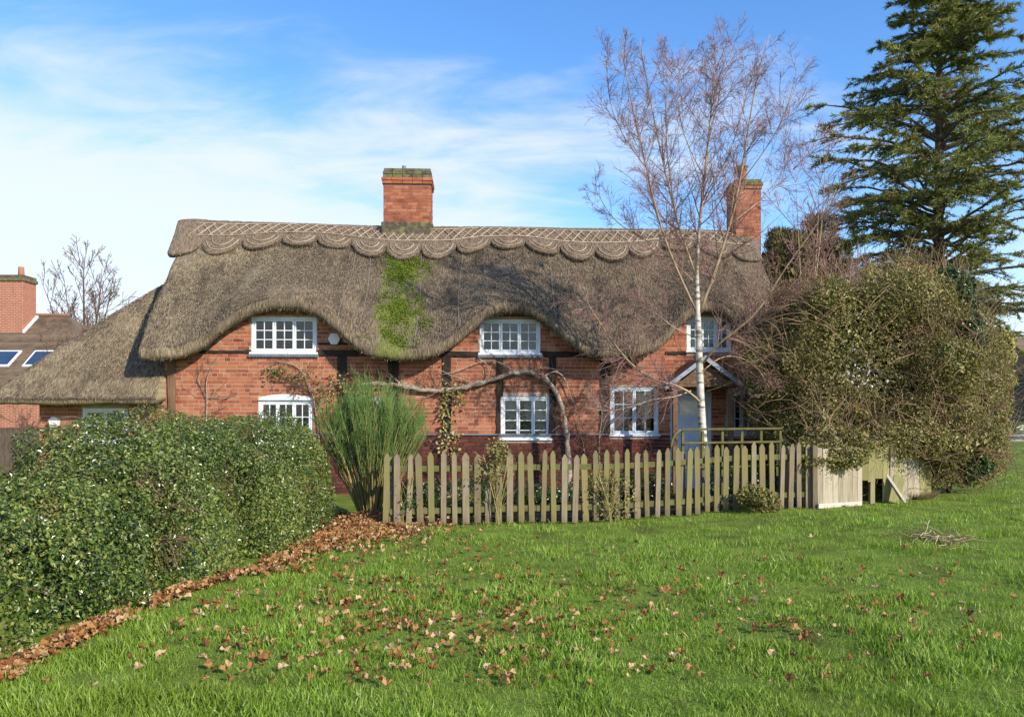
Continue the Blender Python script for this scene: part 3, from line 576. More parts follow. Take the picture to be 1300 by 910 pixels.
def curtain(x0, x1, z0, z1, y, label, cut):
    k = 26; mb = MB(); v = []; f = []
    for i in range(k):
        x = x0+(x1-x0)*i/(k-1); lowz = z0+(z1-z0)*cut*(i/(k-1))**2
        for z in (lowz, z1): v.append((x, y+.025*math.sin(i*1.5), z))
    f = [(2*i, 2*i+2, 2*i+3, 2*i+1) for i in range(k-1)]; mb.add([hw(*q) for q in v], f); o = mb.build('curtain', m_curtain); s = o.modifiers.new('solid', 'SOLIDIFY'); s.thickness = .006
    tag(o, label, 'curtain', 'curtains behind the ground floor window')
x0, x1, z0, z1 = OPEN[2]
curtain(x0+.06, x0+.36, z0+.15, z1-.02, .20, 'pale curtain drawn aside inside the ground floor window beside the vine, post side', .35); curtain(x1-.06, x1-.52, z0+.12, z1-.02, .20, 'wide pale curtain swept back inside the ground floor window beside the vine', .55)
# ---- chimneys
def chimney(x0, x1, y0, y1, z0, z1, caps):
    core = MB(); core.box(x0, x1, y0, y1, z0-1.2, z1); ch = core.build('chimney', m_mortar_dark, HOUSE)
    for (a, b, c, d, ax) in ((x0, x1, y0, -1, 'x'), (y0, y1, x1, 1, 'y'), (y0, y1, x0, -1, 'y')):
        for br in lay(a, b, z0-.9 if ax == 'y' else z0-.3, z1, []):
            m = br[4]*d*-1
            if ax == 'x': q = box_v(br[0], br[1], c+br[4], c+.02, br[2], br[3])
            elif d > 0: q = box_v(c-.02, c-br[4], br[0], br[1], br[2], br[3])
            else: q = box_v(c+br[4], c+.02, br[0], br[1], br[2], br[3])
            F12 = np.concatenate([BOXF, [(2,3,7),(2,7,6)]]); link('brick', tri_mesh('brick', q, F12), m_brick, ch)
    z = z1
    for e, h, mt in caps:
        k = max(2, int(round((x1-x0+2*e)/.24))); w = (x1-x0+2*e)/k
        mb = MB(); mb.box(x0-e+.012, x1+e-.012, y0-e+.012, y1+e-.012, z, z+h); mb.build('cap_course', m_mortar_dark, ch)
        for i in range(k):
            q = MB(); q.box(x0-e+i*w+.005, x0-e+(i+1)*w-.005, y0-e-random.uniform(0, .008), y1+e+.004, z+.004, z+h-.004); q.build('cap_brick', mt, ch, bevel=.006)
        z += h
    return ch, z
cx0 = hp(487, 270, 2.3)[0]; cx1 = hp(547, 270, 2.3)[0]; cz0 = hp(517, 278, 2.3)[1]; cz1 = hp(517, 234, 2.3)[1]
ch, zt = chimney(cx0, cx1, 2.3, 3.0, cz0, cz1, ((.035,.075,m_brick),(.05,.075,m_brick),(.02,.075,m_capbrick),(.02,.075,m_capbrick),(.0,.07,m_capbrick)))
v, t = one_tube([((cx0+cx1)/2-.1, 2.6, zt-.05), ((cx0+cx1)/2-.1, 2.6, zt+.14)], .05, .05, 4, 10); link('flue_pipe', tri_mesh('flue_pipe', v, t, True), m_lead, ch)
mb = MB(); mb.box(cx0-.05, cx1+.05, 2.22, 3.06, cz0-.6, cz0-.08); mb.build('chimney_flashing', m_capbrick, ch, bevel=.03)
dx_0 = hp(931, 270, 2.5)[0]; dx_1 = hp(962, 270, 2.5)[0]; dz_0 = hp(945, 290, 2.5)[1]; dz_1 = hp(945, 243, 2.5)[1]
ch2, zt2 = chimney(dx_0, dx_1, 2.3, 3.0, dz_0, dz_1, ((.03,.075,m_brick),(.05,.075,m_capbrick),(.02,.08,m_capbrick)))
xc = hp(942, 220, 2.6)[0]; prof = [(.13,0),(.12,.06),(.10,.1),(.115,.34),(.14,.36),(.14,.40),(.1,.41)]; th = np.linspace(0, 2*math.pi, 17)[:-1]; mb = MB()
mb.add([(xc+r*math.cos(q), 2.6+r*math.sin(q), zt2-.01+h) for r, h in prof for q in th], [(i*16+j, i*16+(j+1) % 16, (i+1)*16+(j+1) % 16, (i+1)*16+j) for i in range(len(prof)-1) for j in range(16)]); mb.build('chimney_pot', m_pot, ch2, True)
# ---- porch
pc = (DOOR[0]+DOOR[1])/2; pw = .58; pe = 2.14; pz = pe+.50; pd = -.95
porch = MB(); 
for s in (-1, 1): porch.box(pc+s*.55-.045, pc+s*.55+.045, pd+.05, pd+.15, 0, pe)
porch.box(pc-.60, pc+.60, pd+.03, pd+.17, pe+.001, pe+.12); pr = porch.build('porch_frame', m_oldwood, HOUSE, bevel=.006)
for s in (-1, 1):
    k = 7
    for r in range(k):
        f0, f1 = r/k, (r+1)/k+.04; a = (pc+s*(pw+.16)*(1-f0), pe-.02+(pz-pe+.1)*f0+.02); b = (pc+s*(pw+.16)*(1-min(f1, 1)), pe-.02+(pz-pe+.1)*min(f1, 1)+.004)
        for c in range(5):
            y0 = pd-.06+c*.195; mb = MB(); mb.add([(a[0],y0,a[1]),(a[0],y0+.19,a[1]),(b[0],y0+.19,b[1]),(b[0],y0,b[1]),(a[0],y0,a[1]-.02),(a[0],y0+.19,a[1]-.02),(b[0],y0+.19,b[1]-.02),(b[0],y0,b[1]-.02)],[(0,1,2,3),(7,6,5,4),(0,4,5,1),(1,5,6,2),(2,6,7,3),(3,7,4,0)]); mb.build('porch_tile', m_porchtile, pr)
    mb = MB(); mb.prism([(pc+s*(pw+.2), pe-.07),(pc+s*(pw+.2), pe+.02),(pc, pz+.10),(pc, pz+.0)][::s], pd-.11, pd-.075); mb.build('bargeboard', m_bargeboard, pr)
mb = MB(); mb.prism([(pc-pw, pe+.0), (pc+pw, pe+.0), (pc, pz-.03)], pd+.0, pd+.028); mb.build('porch_gable', m_oldwood, pr)
x0, x1, z0, z1 = DOOR; mb = MB(); mb.box(x0, x0+.06, .02, .12, z0, z1); mb.box(x1-.06, x1, .02, .12, z0, z1); mb.box(x0+.061, x1-.061, .02, .12, z1-.06, z1); mb.box(x0+.065, x1-.065, .05, .09, z0, z1-.065)
dr = mb.build('door', m_bluegrey, HOUSE, bevel=.004)
for i in range(2):
    for j in range(2):
        a = x0+.14+i*(x1-x0-.24)/2; b = a+(x1-x0-.24)/2-.05; mb = MB(); mb.box(a, b, .038, .052, .25+.62*j, .78+.62*j); mb.build('door_panel', m_bluegrey, dr, bevel=.01)
mb = MB(); mb.box(x0+.2, x1-.2, .036, .052, z1-.48, z1-.16); mb.build('door_pane', m_glass, dr)
v, t = one_tube([(x1-.15, .04, 1.0), (x1-.15, .0, 1.0), (x1-.24, .0, 1.0)], .012, .012, 8, 8); link('door_handle', tri_mesh('door_handle', v, t, True), m_lead, dr)
# ---- things on the wall
ax, az = hp(424, 430, -.08); mb = MB(); mb.prism([(ax+.125*math.cos(q), az+.13*math.sin(q)) for q in np.linspace(0, 2*math.pi, 7)[:-1][::-1]], -.075, -.016); o = mb.build('alarm_box', m_plastic, bevel=.012); o.matrix_world = HM
tag(o, 'white hexagonal alarm box on the brick wall under the thatch', 'alarm box')
lx, lz = hp(69, 537, -.1); E = empty('wall_lantern', hw(lx, -.012, lz-.1), 'small pale lantern fixed to the brick wall of the low thatched wing', 'lantern', rz=YAW)
mb = MB(); mb.box(-.05, .05, -.02, .0, 0, .2); mb.build('back_plate', m_lead, E)
mb = MB(); mb.add([(-.07,-.14,.02),(.07,-.14,.02),(.07,-.022,.02),(-.07,-.022,.02),(-.085,-.15,.16),(.085,-.15,.16),(.085,-.022,.16),(-.085,-.022,.16)], [(0,3,2,1),(4,5,6,7),(0,1,5,4),(1,2,6,5),(2,3,7,6),(3,0,4,7)]); mb.build('lantern_glass', m_plastic, E, bevel=.006)
mb = MB(); mb.add([(-.095,-.16,.162),(.095,-.16,.162),(.095,-.02,.162),(-.095,-.02,.162),(-.02,-.1,.23),(.02,-.1,.23),(.02,-.06,.23),(-.02,-.06,.23)], [(0,3,2,1),(4,5,6,7),(0,1,5,4),(1,2,6,5),(2,3,7,6),(3,0,4,7)]); mb.build('lantern_cap', m_lead, E)
#PART2
# ------------------------------------------------------------------ plants: shared builders
def blob_points(blobs, n, p=2.0, inward=.16, lump=.12, lumps=2.2, keep=.93):
    """points in the outer layer of a union of superellipsoids (centre, radii); returns points and normals"""
    C = np.array([b[0] for b in blobs], float); R = np.array([b[1] for b in blobs], float)
    w = np.array([r[0]*r[1]+r[0]*r[2]+r[1]*r[2] for r in R]); k = RNG.choice(len(blobs), size=n, p=w/w.sum())
    q = RNG.uniform(-1, 1, (n, 3)); ax = RNG.integers(0, 3, n); q[np.arange(n), ax] = np.sign(RNG.normal(size=n))
    if p < 2.6: q = RNG.normal(size=(n, 3))
    s = (np.abs(q)**p).sum(1)**(-1/p); q = q*s[:, None]; N_ = nrm(np.sign(q)*np.abs(q)**(p-1)/R[k])
    P = C[k]+q*R[k]; P = P+N_*(lump*vnoise(P, lumps)+lump*.5*vnoise(P, lumps*2.7))[:, None]-N_*(np.minimum(RNG.exponential(inward, n), .5))[:, None]
    ok = np.ones(n, bool)
    for i in range(len(blobs)):
        d = (np.abs((P-C[i])/(R[i]*keep-inward*.9))**p).sum(1); ok &= (d > 1) | (k == i)
    ok &= P[:, 2] > gz(P[:, 0], P[:, 1])+.02
    return P[ok], N_[ok]
def core_mesh(name, blobs, mat, parent, p=2.0, shrink=.8):
    parts = []
    for c, r in blobs:
        th = np.linspace(0, 2*np.pi, 25)[:-1]; ph = np.linspace(-np.pi/2, np.pi/2, 13); TH, PH = np.meshgrid(th, ph, indexing='ij')
        q = np.stack([np.cos(PH)*np.cos(TH), np.cos(PH)*np.sin(TH), np.sin(PH)], -1); q = q*((np.abs(q)**p).sum(-1)**(-1/p))[..., None]
        P = np.array(c)+q*np.array(r)*shrink; P = P*(1)+q*(.14*vnoise(P, 2.5))[..., None]; P[..., 2] = np.maximum(P[..., 2], -.05)
        a = np.arange(24)[:, None]*13+np.arange(12)[None]; b = ((np.arange(24)+1) % 24)[:, None]*13+np.arange(12)[None]
        parts.append((P.reshape(-1, 3), np.concatenate([np.stack([a, b, b+1], -1).reshape(-1, 3), np.stack([a, b+1, a+1], -1).reshape(-1, 3)])))
    v, t = merge(parts); return link(name, tri_mesh(name, v, t, False), mat, parent)
def inner(name, blobs, mat, parent, p=2.0, n=3000, size=(.14,.26), fs=(.84,.62)):
    a = [blob_points([(c, tuple(q*f for q in r)) for c, r in blobs], n//2, p, inward=.10, lump=.10, keep=.4) for f in fs]; P = np.concatenate([q[0] for q in a]); N_ = np.concatenate([q[1] for q in a]); T, B, N2 = frames(N_+.6*RNG.normal(size=P.shape))
    v, t = scatter(*LEAF, P, T, B, N2, size[0]+(size[1]-size[0])*RNG.random(len(P))); return tag(link(name, tri_mesh(name, v, t), mat, parent), kind='stuff')
def foliage(name, blobs, n, size, mat, parent, p=2.0, tmpl=LEAF, jitter=.8, **kw):
    P, N_ = blob_points(blobs, n, p, **kw); T, B, N2 = frames(N_+np.array([0, 0, .35])+jitter*RNG.normal(size=P.shape))
    v, t = scatter(*tmpl, P, T, B, N2, size[0]+(size[1]-size[0])*RNG.random(len(P))); return link(name, tri_mesh(name, v, t), mat, parent)
def twigs_on(name, blobs, n, length, r, mat, parent, p=2.0, out=.5, up=.3, depth=.25, k=5):
    P, N_ = blob_points(blobs, n, p, inward=depth); m = len(P); d = nrm(out*N_+np.array([0, 0, up])+.7*RNG.normal(size=P.shape)); L = length[0]+(length[1]-length[0])*RNG.random(m)
    Q = np.empty((m, k, 3)); Q[:, 0] = P
    for j in range(1, k): d = nrm(d+.22*RNG.normal(size=d.shape)); Q[:, j] = Q[:, j-1]+d*(L/(k-1))[:, None]
    v, t = tubes(Q, np.linspace(1, .35, k)[None]*np.full((m, 1), r), 3); return tag(link(name, tri_mesh(name, v, t), mat, parent), kind='stuff')
# ------------------------------------------------------------------ hedges on the left
A = [((-3.72,10.35,.0),(1.22,1.75,1.56)), ((-3.82,8.3,.0),(1.06,1.5,1.58)), ((-4.62,9.7,.0),(.86,1.2,1.28))]
Bq = [((-4.05,6.85,.0),(1.02,1.05,1.16)), ((-4.42,5.55,.0),(1.22,1.5,1.14)), ((-5.5,6.3,.0),(1.25,1.4,1.40))]
hA = empty('clipped_hedge', (-3.9, 9.4, 0), 'dense rounded clipped evergreen hedge of small glossy leaves beside the broom bush', 'hedge')
def rel(o, e): o.matrix_parent_inverse = Matrix.Translation(-Vector(e.location)); return o
rel(foliage('foliage', A, 230000, (.018,.046), m_privet, hA, 3.4, jitter=.9, inward=.07, lump=.17), hA)
rel(core_mesh('inner_foliage', A, m_privet, hA, 3.4, .74), hA); rel(inner('inner_leaves', A, m_privet, hA, 3.4, 30000, (.05,.085), (.93,.86)), hA); rel(twigs_on('branch', A, 900, (.12,.4), .004, m_twig, hA, 3.4, .4, .2, .12), hA)
hB = empty('holly_hedge', (-4.4, 5.8, 0), 'looser dark holly hedge with dead brown twigs showing through the leaves', 'hedge')
rel(foliage('foliage', Bq, 190000, (.020,.050), m_holly, hB, 3.0, jitter=.95, inward=.08, lump=.19), hB)
rel(core_mesh('inner_foliage', Bq, m_holly, hB, 3.0, .70), hB); rel(inner('inner_leaves', Bq, m_holly, hB, 3.0, 28000, (.05,.085), (.92,.82)), hB); rel(twigs_on('branch', Bq, 700, (.15,.5), .0035, m_twig, hB, 3.0, .35, .15, .12), hB)
P0 = np.array([at(165+60*random.random(), 610+80*random.random(), 7.0+.6*random.random()) for _ in range(150)]); d = nrm(RNG.normal(size=P0.shape)*np.array([1, .4, .8])); Q = P0[:, None]+d[:, None]*(np.linspace(-.25, .3, 5)[None, :, None])+RNG.normal(size=(150, 5, 3))*.015
v, t = tubes(Q, np.full((150, 5), .004), 3); rel(link('dead_branch', tri_mesh('dead_branch', v, t), m_twig, hB), hB)
# ------------------------------------------------------------------ broom bush
bb = gat(471, 661); E = empty('broom_bush', bb, 'upright fan shaped green broom bush with thin yellowish bare stems at its foot', 'shrub')
n = 300; a = RNG.random(n)*2*np.pi; sp_ = RNG.random(n)**.6; k = 9; s = np.linspace(0, 1, k)
hgt = 1.80-.45*sp_**2+RNG.normal(size=n)*.10; rad = sp_*.68
base = np.stack([.16*np.cos(a)*sp_, .12*np.sin(a)*sp_, 0*a], -1)
Q = base[:, None]+np.stack([np.cos(a)[:, None]*rad[:, None]*s[None]**1.1, .8*np.sin(a)[:, None]*rad[:, None]*s[None]**1.1, hgt[:, None]*s[None]**.93], -1)+RNG.normal(size=(n, k, 3))*.012*s[None, :, None]
Rr = np.linspace(.0085, .003, k)[None]*(.6+.8*RNG.random(n))[:, None]; v, t = tubes(Q, Rr, 4); link('stem', tri_mesh('stem', v, t), m_broomstem, E)
C1, R1 = spawn(Q, Rr, 8, .42, .98, (6, 24), (.18,.36), 4, .25, .06, .6, .0024, .45); C2, R2 = spawn(C1, R1, 4, .1, .9, (8, 30), (.4,.8), 3, .15, .13, .7, .0022, .3)
v, t = merge([tubes(C1, R1, 3), tubes(C2, R2, 3)]); link('green_shoots', tri_mesh('green_shoots', v, t), m_broom, E)
# ------------------------------------------------------------------ picket fences
def picket_mesh(w, h, d=.02): mb = MB(); mb.prism([(-w/2,.02),(w/2,.02),(w/2,h-.06),(.012,h),(-.012,h),(-w/2,h-.06)], -d/2, d/2); return mb.mesh('picket')
PM = [picket_mesh(.082+.006*k, 1.05-.012*k) for k in (0, 1, -1, 2)]
def picket_fence(a, b, pitch, label, h0=1.05):
    a = Vector(a); b = Vector(b); t = (b-a); L = math.hypot(t.x, t.y); ang = math.atan2(t.y, t.x); E = empty('picket_fence', (a.x, a.y, a.z), label, 'fence', 'weathered picket fences', ang); n = int(L/pitch)
    gzl = lambda s: float(gz(a.x+math.cos(ang)*s, a.y+math.sin(ang)*s))-a.z
    for i in range(n+1):
        s = i*pitch+random.uniform(-.008, .008); o = link('picket', PM[random.choice((0, 0, 0, 1, 2, 3))], m_picket, E); o.location = (s, random.uniform(-.003, .003), gzl(s)+random.uniform(-.012, .012)); o.rotation_euler = (random.gauss(0, .014), random.gauss(0, .018), random.gauss(0, .05)); o.scale = (random.uniform(.92, 1.06), 1, random.uniform(.965, 1.015))
    for z in (.22, .82):
        k = 4
        for j in range(k):
            s0, s1 = L*j/k, L*(j+1)/k-.004; mb = MB(); mb.bar((s0, .034, gzl(s0)+z), (s1, .034, gzl(s1)+z+random.uniform(-.006, .006)), .036, .085); mb.build('rail', m_railgreen, E, bevel=.005)
    for j in range(int(L/1.85)+1):
        s = .1+j*1.85
        if s < L: mb = MB(); mb.box(s-.045, s+.045, .055, .145, gzl(s)-.2, gzl(s)+.98); mb.build('post', m_picket, E, bevel=.008)
    return E
FA, FB, FC = gat(489, 670), gat(858, 656), gat(1030, 645)
picket_fence(FA, FB, .163, 'long straight run of greenish picket fence beside the broom bush')
picket_fence(FB+Vector((.04, .012, 0)), FC, .160, 'shorter run of browner picket fence ending at the grey board panels')
# dug bed between the fence and the cottage, with low plants
bx0, bx1 = hw(WX0, -.05, 0), hw(WX1, -.05, 0); mb = MB(); bp = [(FA.x-.4, FA.y+.16), (FB.x, FB.y+.16), (FC.x, FC.y+.2), (bx1.x, bx1.y), (bx0.x, bx0.y)]
nb = 26; vb = []; 
for i in range(nb+1):
    x_ = FA.x-.4+(bx1.x-FA.x+.4)*i/nb; y0_ = float(np.interp(x_, [q[0] for q in bp[:3]], [q[1] for q in bp[:3]])); y1_ = bx0.y+(bx1.y-bx0.y)*(x_-bx0.x)/(bx1.x-bx0.x)
    for j in range(13): yy_ = y0_+(y1_-y0_)*j/12; vb.append((x_, yy_, float(gz(x_, yy_))+.012+.02*random.random()))
mb.add(vb, [(i*13+j, (i+1)*13+j, (i+1)*13+j+1, i*13+j+1) for i in range(nb) for j in range(12)]); tag(mb.build('flower_bed', m_soil), kind='structure')
# timber trellis behind the second run
ta, tb = at(868, 545, 12.75), at(992, 543, 13.1); E = empty('garden_trellis', (ta.x, ta.y, float(gz(ta.x, ta.y))), 'mossy low timber rail trellis standing behind the shorter picket fence', 'trellis', rz=math.atan2(tb.y-ta.y, tb.x-ta.x)); L = math.hypot(tb.x-ta.x, tb.y-ta.y); zt_ = ta.z-E.location.z
for z in (zt_, zt_-.22, zt_-.62): mb = MB(); mb.bar((-.04, 0, z), (L, 0, z+.01), .035, .035); mb.build('rail', m_railgreen, E, bevel=.006)
for j in range(6): s = L*j/5; mb = MB(); mb.box(s-.022, s+.022, .024, .064, -.1, zt_-.03); mb.build('upright', m_railgreen, E, bevel=.005)
v, t = one_tube([(-.05, .0, zt_), (-.14, 0, zt_-.06), (-.2, .0, zt_-.16), (-.22, 0, zt_-.3)], .022, .018, 8, 6); link('curved_end', tri_mesh('curved_end', v, t, True), m_railgreen, E)
# ------------------------------------------------------------------ board fence under the big shrub
p0, p1, p2, p3 = gat(1036, 646), gat(1094, 641), gat(1121, 638), gat(1182, 632)
def board_run(E, o, a, b, w, h, mats):
    t = b-a; L = math.hypot(t.x, t.y); n = max(1, int(round(L/w))); w = L/n; ang = math.atan2(t.y, t.x)
    for i in range(n):
        s = (i+.5)*w; mb = MB(); hh = h+random.uniform(-.03, .03); mb.box(-w/2+.002, w/2-.002, -.009, .009, .01, hh); q = mb.build('board', random.choice(mats), E, bevel=.003)
        q.location = (a.x+math.cos(ang)*s-o.x, a.y+math.sin(ang)*s-o.y+random.uniform(-.006, .006), float(gz(a.x+math.cos(ang)*s, a.y+math.sin(ang)*s))-o.z); q.rotation_euler = (random.uniform(-.02, .02), random.uniform(-.008, .008), ang+random.uniform(-.02, .02))
E = empty('board_fence', p0, 'low grey vertical board panel with a pale gravel board along its foot', 'fence'); board_run(E, p0, p0+Vector((.02, 0, 0)), p1, .135, .95, (m_board, m_board))
mb = MB(); mb.bar(Vector((.02, -.035, .05)), p1-p0+Vector((-.02, -.035, .03)), .025, .075); mb.build('gravel_board', m_paleboard, E, bevel=.004)
mb = MB(); mb.bar(Vector((.0, .035, .6)), p1-p0+Vector((.0, .035, .6)), .04, .08); mb.build('rail', m_board, E); mb = MB(); mb.box(-.05, .03, .0, .09, -.1, 1.0); mb.build('post', m_picket, E, bevel=.006)
E = empty('broken_board_fence', p2, 'greenish board panel with a missing section and a hole beside it under the shrub', 'fence'); board_run(E, p2, p2, p3, .15, 1.0, (m_board_green, m_board_green, m_board))
mb = MB(); mb.bar(p1-p2+Vector((0, .04, .62)), p3-p2+Vector((0, .04, .62)), .04, .09); mb.build('rail', m_board_green, E)
mb = MB(); a = (p1-p2)*.45; mb.box(a.x-.04, a.x+.04, a.y+.03, a.y+.11, -.1, .9); mb.build('post', m_board_green, E, bevel=.006)
for f_ in (.2, .55, .85):
    a = (p1-p2)*f_; mb = MB(); mb.box(a.x-.062, a.x+.062, a.y-.01, a.y+.01, .36+.06*random.random(), .95); mb.build('board', m_board_green, E, bevel=.003)
lb = gat(1130, 637.5); mb = MB(); mb.box(-.10, .10, -.01, .01, 0, .46); o = mb.build('loose_board', m_board_green, bevel=.004); o.location = (lb.x, lb.y-.14, lb.z+.01); o.rotation_euler = (-.16, .30, .05); tag(o, 'loose short board leaning against the greenish board panel next to the hole', 'board')
mb = MB(); mb.box(-.02, .02, -.014, .014, 0, .55); o = mb.build('loose_batten', m_paleboard, bevel=.003); q = gat(1141, 637); o.location = (q.x+.03, q.y-.17, q.z+.01); o.rotation_euler = (-.14, -.55, .05); tag(o, 'thin pale batten leaning across the loose board by the hole', 'batten')
# ------------------------------------------------------------------ large shrubbery on the right
def b_(px, py, d, r): q = at(px, py, d); return ((q.x, q.y, q.z), r)
OL = [b_(1095,470,14.7,(1.75,1.2,1.65)), b_(1195,475,14.9,(1.3,1.1,1.60)), b_(1015,470,14.9,(.85,.9,1.25)), b_(1075,560,14.1,(1.15,.75,.62)), b_(1165,558,14.3,(1.15,.8,.85)), b_(1232,545,14.9,(.75,.7,1.05)), b_(1150,395,14.9,(1.2,.9,.75)), b_(1066,562,13.15,(.72,.32,.33)), b_(1150,555,13.5,(.8,.4,.42))]
rr_ = random.Random(5); sub_ = []
for c_, r_ in OL[:7]:
    for _ in range(7):
        a_ = rr_.uniform(-math.pi, .05) if rr_.random() < .8 else rr_.uniform(0, 6.28); e_ = rr_.uniform(-.5, 1.35); f_ = rr_.uniform(.22, .40)
        sub_.append(((c_[0]+.86*r_[0]*math.cos(a_)*math.cos(e_), c_[1]+.86*r_[1]*math.sin(a_)*math.cos(e_), max(.25, c_[2]+.86*r_[2]*math.sin(e_))), (r_[0]*f_+.10, r_[0]*f_+.05, r_[2]*f_*rr_.uniform(.7, 1.1)+.06)))
OL = [(c_, tuple(q*.92 for q in r_)) for c_, r_ in OL]+[b_(1215,578,14.6,(.75,.6,.48)), b_(1246,575,15.2,(.38,.45,.5)), b_(1180,590,14.3,(.5,.4,.38))]+[q for q in sub_ if 650+F*(q[0][0]+q[1][0]*.8)/q[0][1] < 1272]+[b_(1108,612,14.0,(.5,.3,.38))]
bse = gat(1120, 622); E = empty('overgrown_shrub', (bse.x, 14.8, bse.z), 'huge overgrown olive green shrub spilling over the board fence', 'shrub')
rel(foliage('foliage', OL, 265000, (.034,.060), m_olive, E, 2.2, jitter=1.1, inward=.19, lump=.20, lumps=2.0), E); rel(inner('inner_foliage', OL, m_olive, E, 2.2, 46000, (.08,.14)), E)
rel(twigs_on('branch', OL, 8000, (.3,1.0), .0055, m_shrubtwig, E, 2.2, .5, .35, .2), E)
DK = [b_(975,490,15.2,(.62,.7,1.15)), b_(1000,420,15.3,(.6,.6,.9))]; E = empty('twiggy_shrub', (DK[0][0][0], 15.2, .1), 'dark half bare twiggy shrub between the porch and the overgrown shrub', 'shrub')
rel(foliage('foliage', DK, 16000, (.03,.05), m_olive, E, 2.0, jitter=1.2, inward=.25, lump=.2), E); rel(twigs_on('branch', DK, 1500, (.3,.8), .005, m_twig, E, 2.0, .5, .2, .35), E); rel(inner('inner_foliage', DK, m_olive, E, 2.0, 1000, (.1,.18)), E)
HO = [b_(1205,375,14.6,(.50,.45,.55)), b_(1222,430,14.4,(.40,.40,.55))]; E = empty('holly_bush', (HO[0][0][0], 14.6, .12), 'dark glossy green holly growing up through the overgrown shrub', 'holly')
rel(foliage('foliage', HO, 17000, (.045,.07), m_ivy, E, 2.0, jitter=.9, inward=.1, lump=.14, tmpl=ROUNDLEAF), E); rel(inner('inner_foliage', HO, m_ivy, E, 2.0, 900, (.1,.2)), E)
v, t = one_tube([(0, 0, 0), (.05, 0, 1.5), (0, 0, 3.2)], .05, .02, 8, 6); link('stem', tri_mesh('stem', v, t, True), m_bark, E)
YE = [b_(1256,455,15.6,(.42,.5,.75)), b_(1250,535,15.5,(.40,.5,.7))]; E = empty('variegated_bush', (YE[0][0][0], 15.6, .12), 'yellow variegated bush at the road end of the overgrown shrub', 'shrub')
rel(foliage('foliage', YE, 15000, (.045,.075), m_yellow, E, 2.0, jitter=.9, inward=.12, lump=.18, tmpl=ROUNDLEAF), E); rel(inner('inner_foliage', YE, m_yellow, E, 2.0, 900, (.1,.2)), E)
YT = [b_(1150,345,14.9,(.42,.35,.26)), b_(1105,352,14.9,(.2,.2,.3))]; E = empty('flowering_shrub_top', (YT[0][0][0], 14.9, 3.2), 'pale cream and pink tipped leaves on the crest of the overgrown shrub', 'shrub'); rel(foliage('foliage', YT, 3200, (.035,.06), m_yellow, E, 2.0, jitter=1.0, inward=.14, lump=.2), E); rel(twigs_on('branch', YT, 160, (.2,.5), .005, m_twig, E, 2., .4, 1.), E)
n = 46; P0 = np.array([at(1050+RNG.random()*60, 362+20*RNG.random(), 15.1+.5*RNG.random()) for _ in range(n)]); d = nrm(np.array([0, 0, 1.])+.12*RNG.normal(size=(n, 3))); L = .4+.5*RNG.random(n); s = np.linspace(-.6, 1, 5)
Q = P0[:, None]+d[:, None]*(L[:, None]*s[None])[..., None]+RNG.normal(size=(n, 5, 3))*.012; R_ = np.full((n, 5), .007); c1, r1 = spawn(Q, R_, 5, .4, .95, (20, 45), (.15,.3), 3, .3, .1, .6, .003); v, t = merge([tubes(Q, R_, 4), tubes(c1, r1, 3)])
E = empty('leafless_shrub', (P0[0][0], 15.3, .12), 'clump of bare reddish upright stems rising above the overgrown shrub', 'shrub'); tag(rel(link('stems', tri_mesh('stems', v, t), m_birchtwig, E), E), kind='stuff')
LO = [b_(1222,592,14.3,(.55,.4,.28))]; E = empty('low_laurel', (LO[0][0][0], 14.3, .12), 'low dark glossy evergreen at the foot of the variegated bush', 'shrub'); rel(foliage('foliage', LO, 5000, (.06,.11), m_ivy, E, 2.0, jitter=.9, inward=.1, tmpl=ROUNDLEAF), E); rel(core_mesh('inner_foliage', LO, m_ivy, E, 2.0, .6), E)
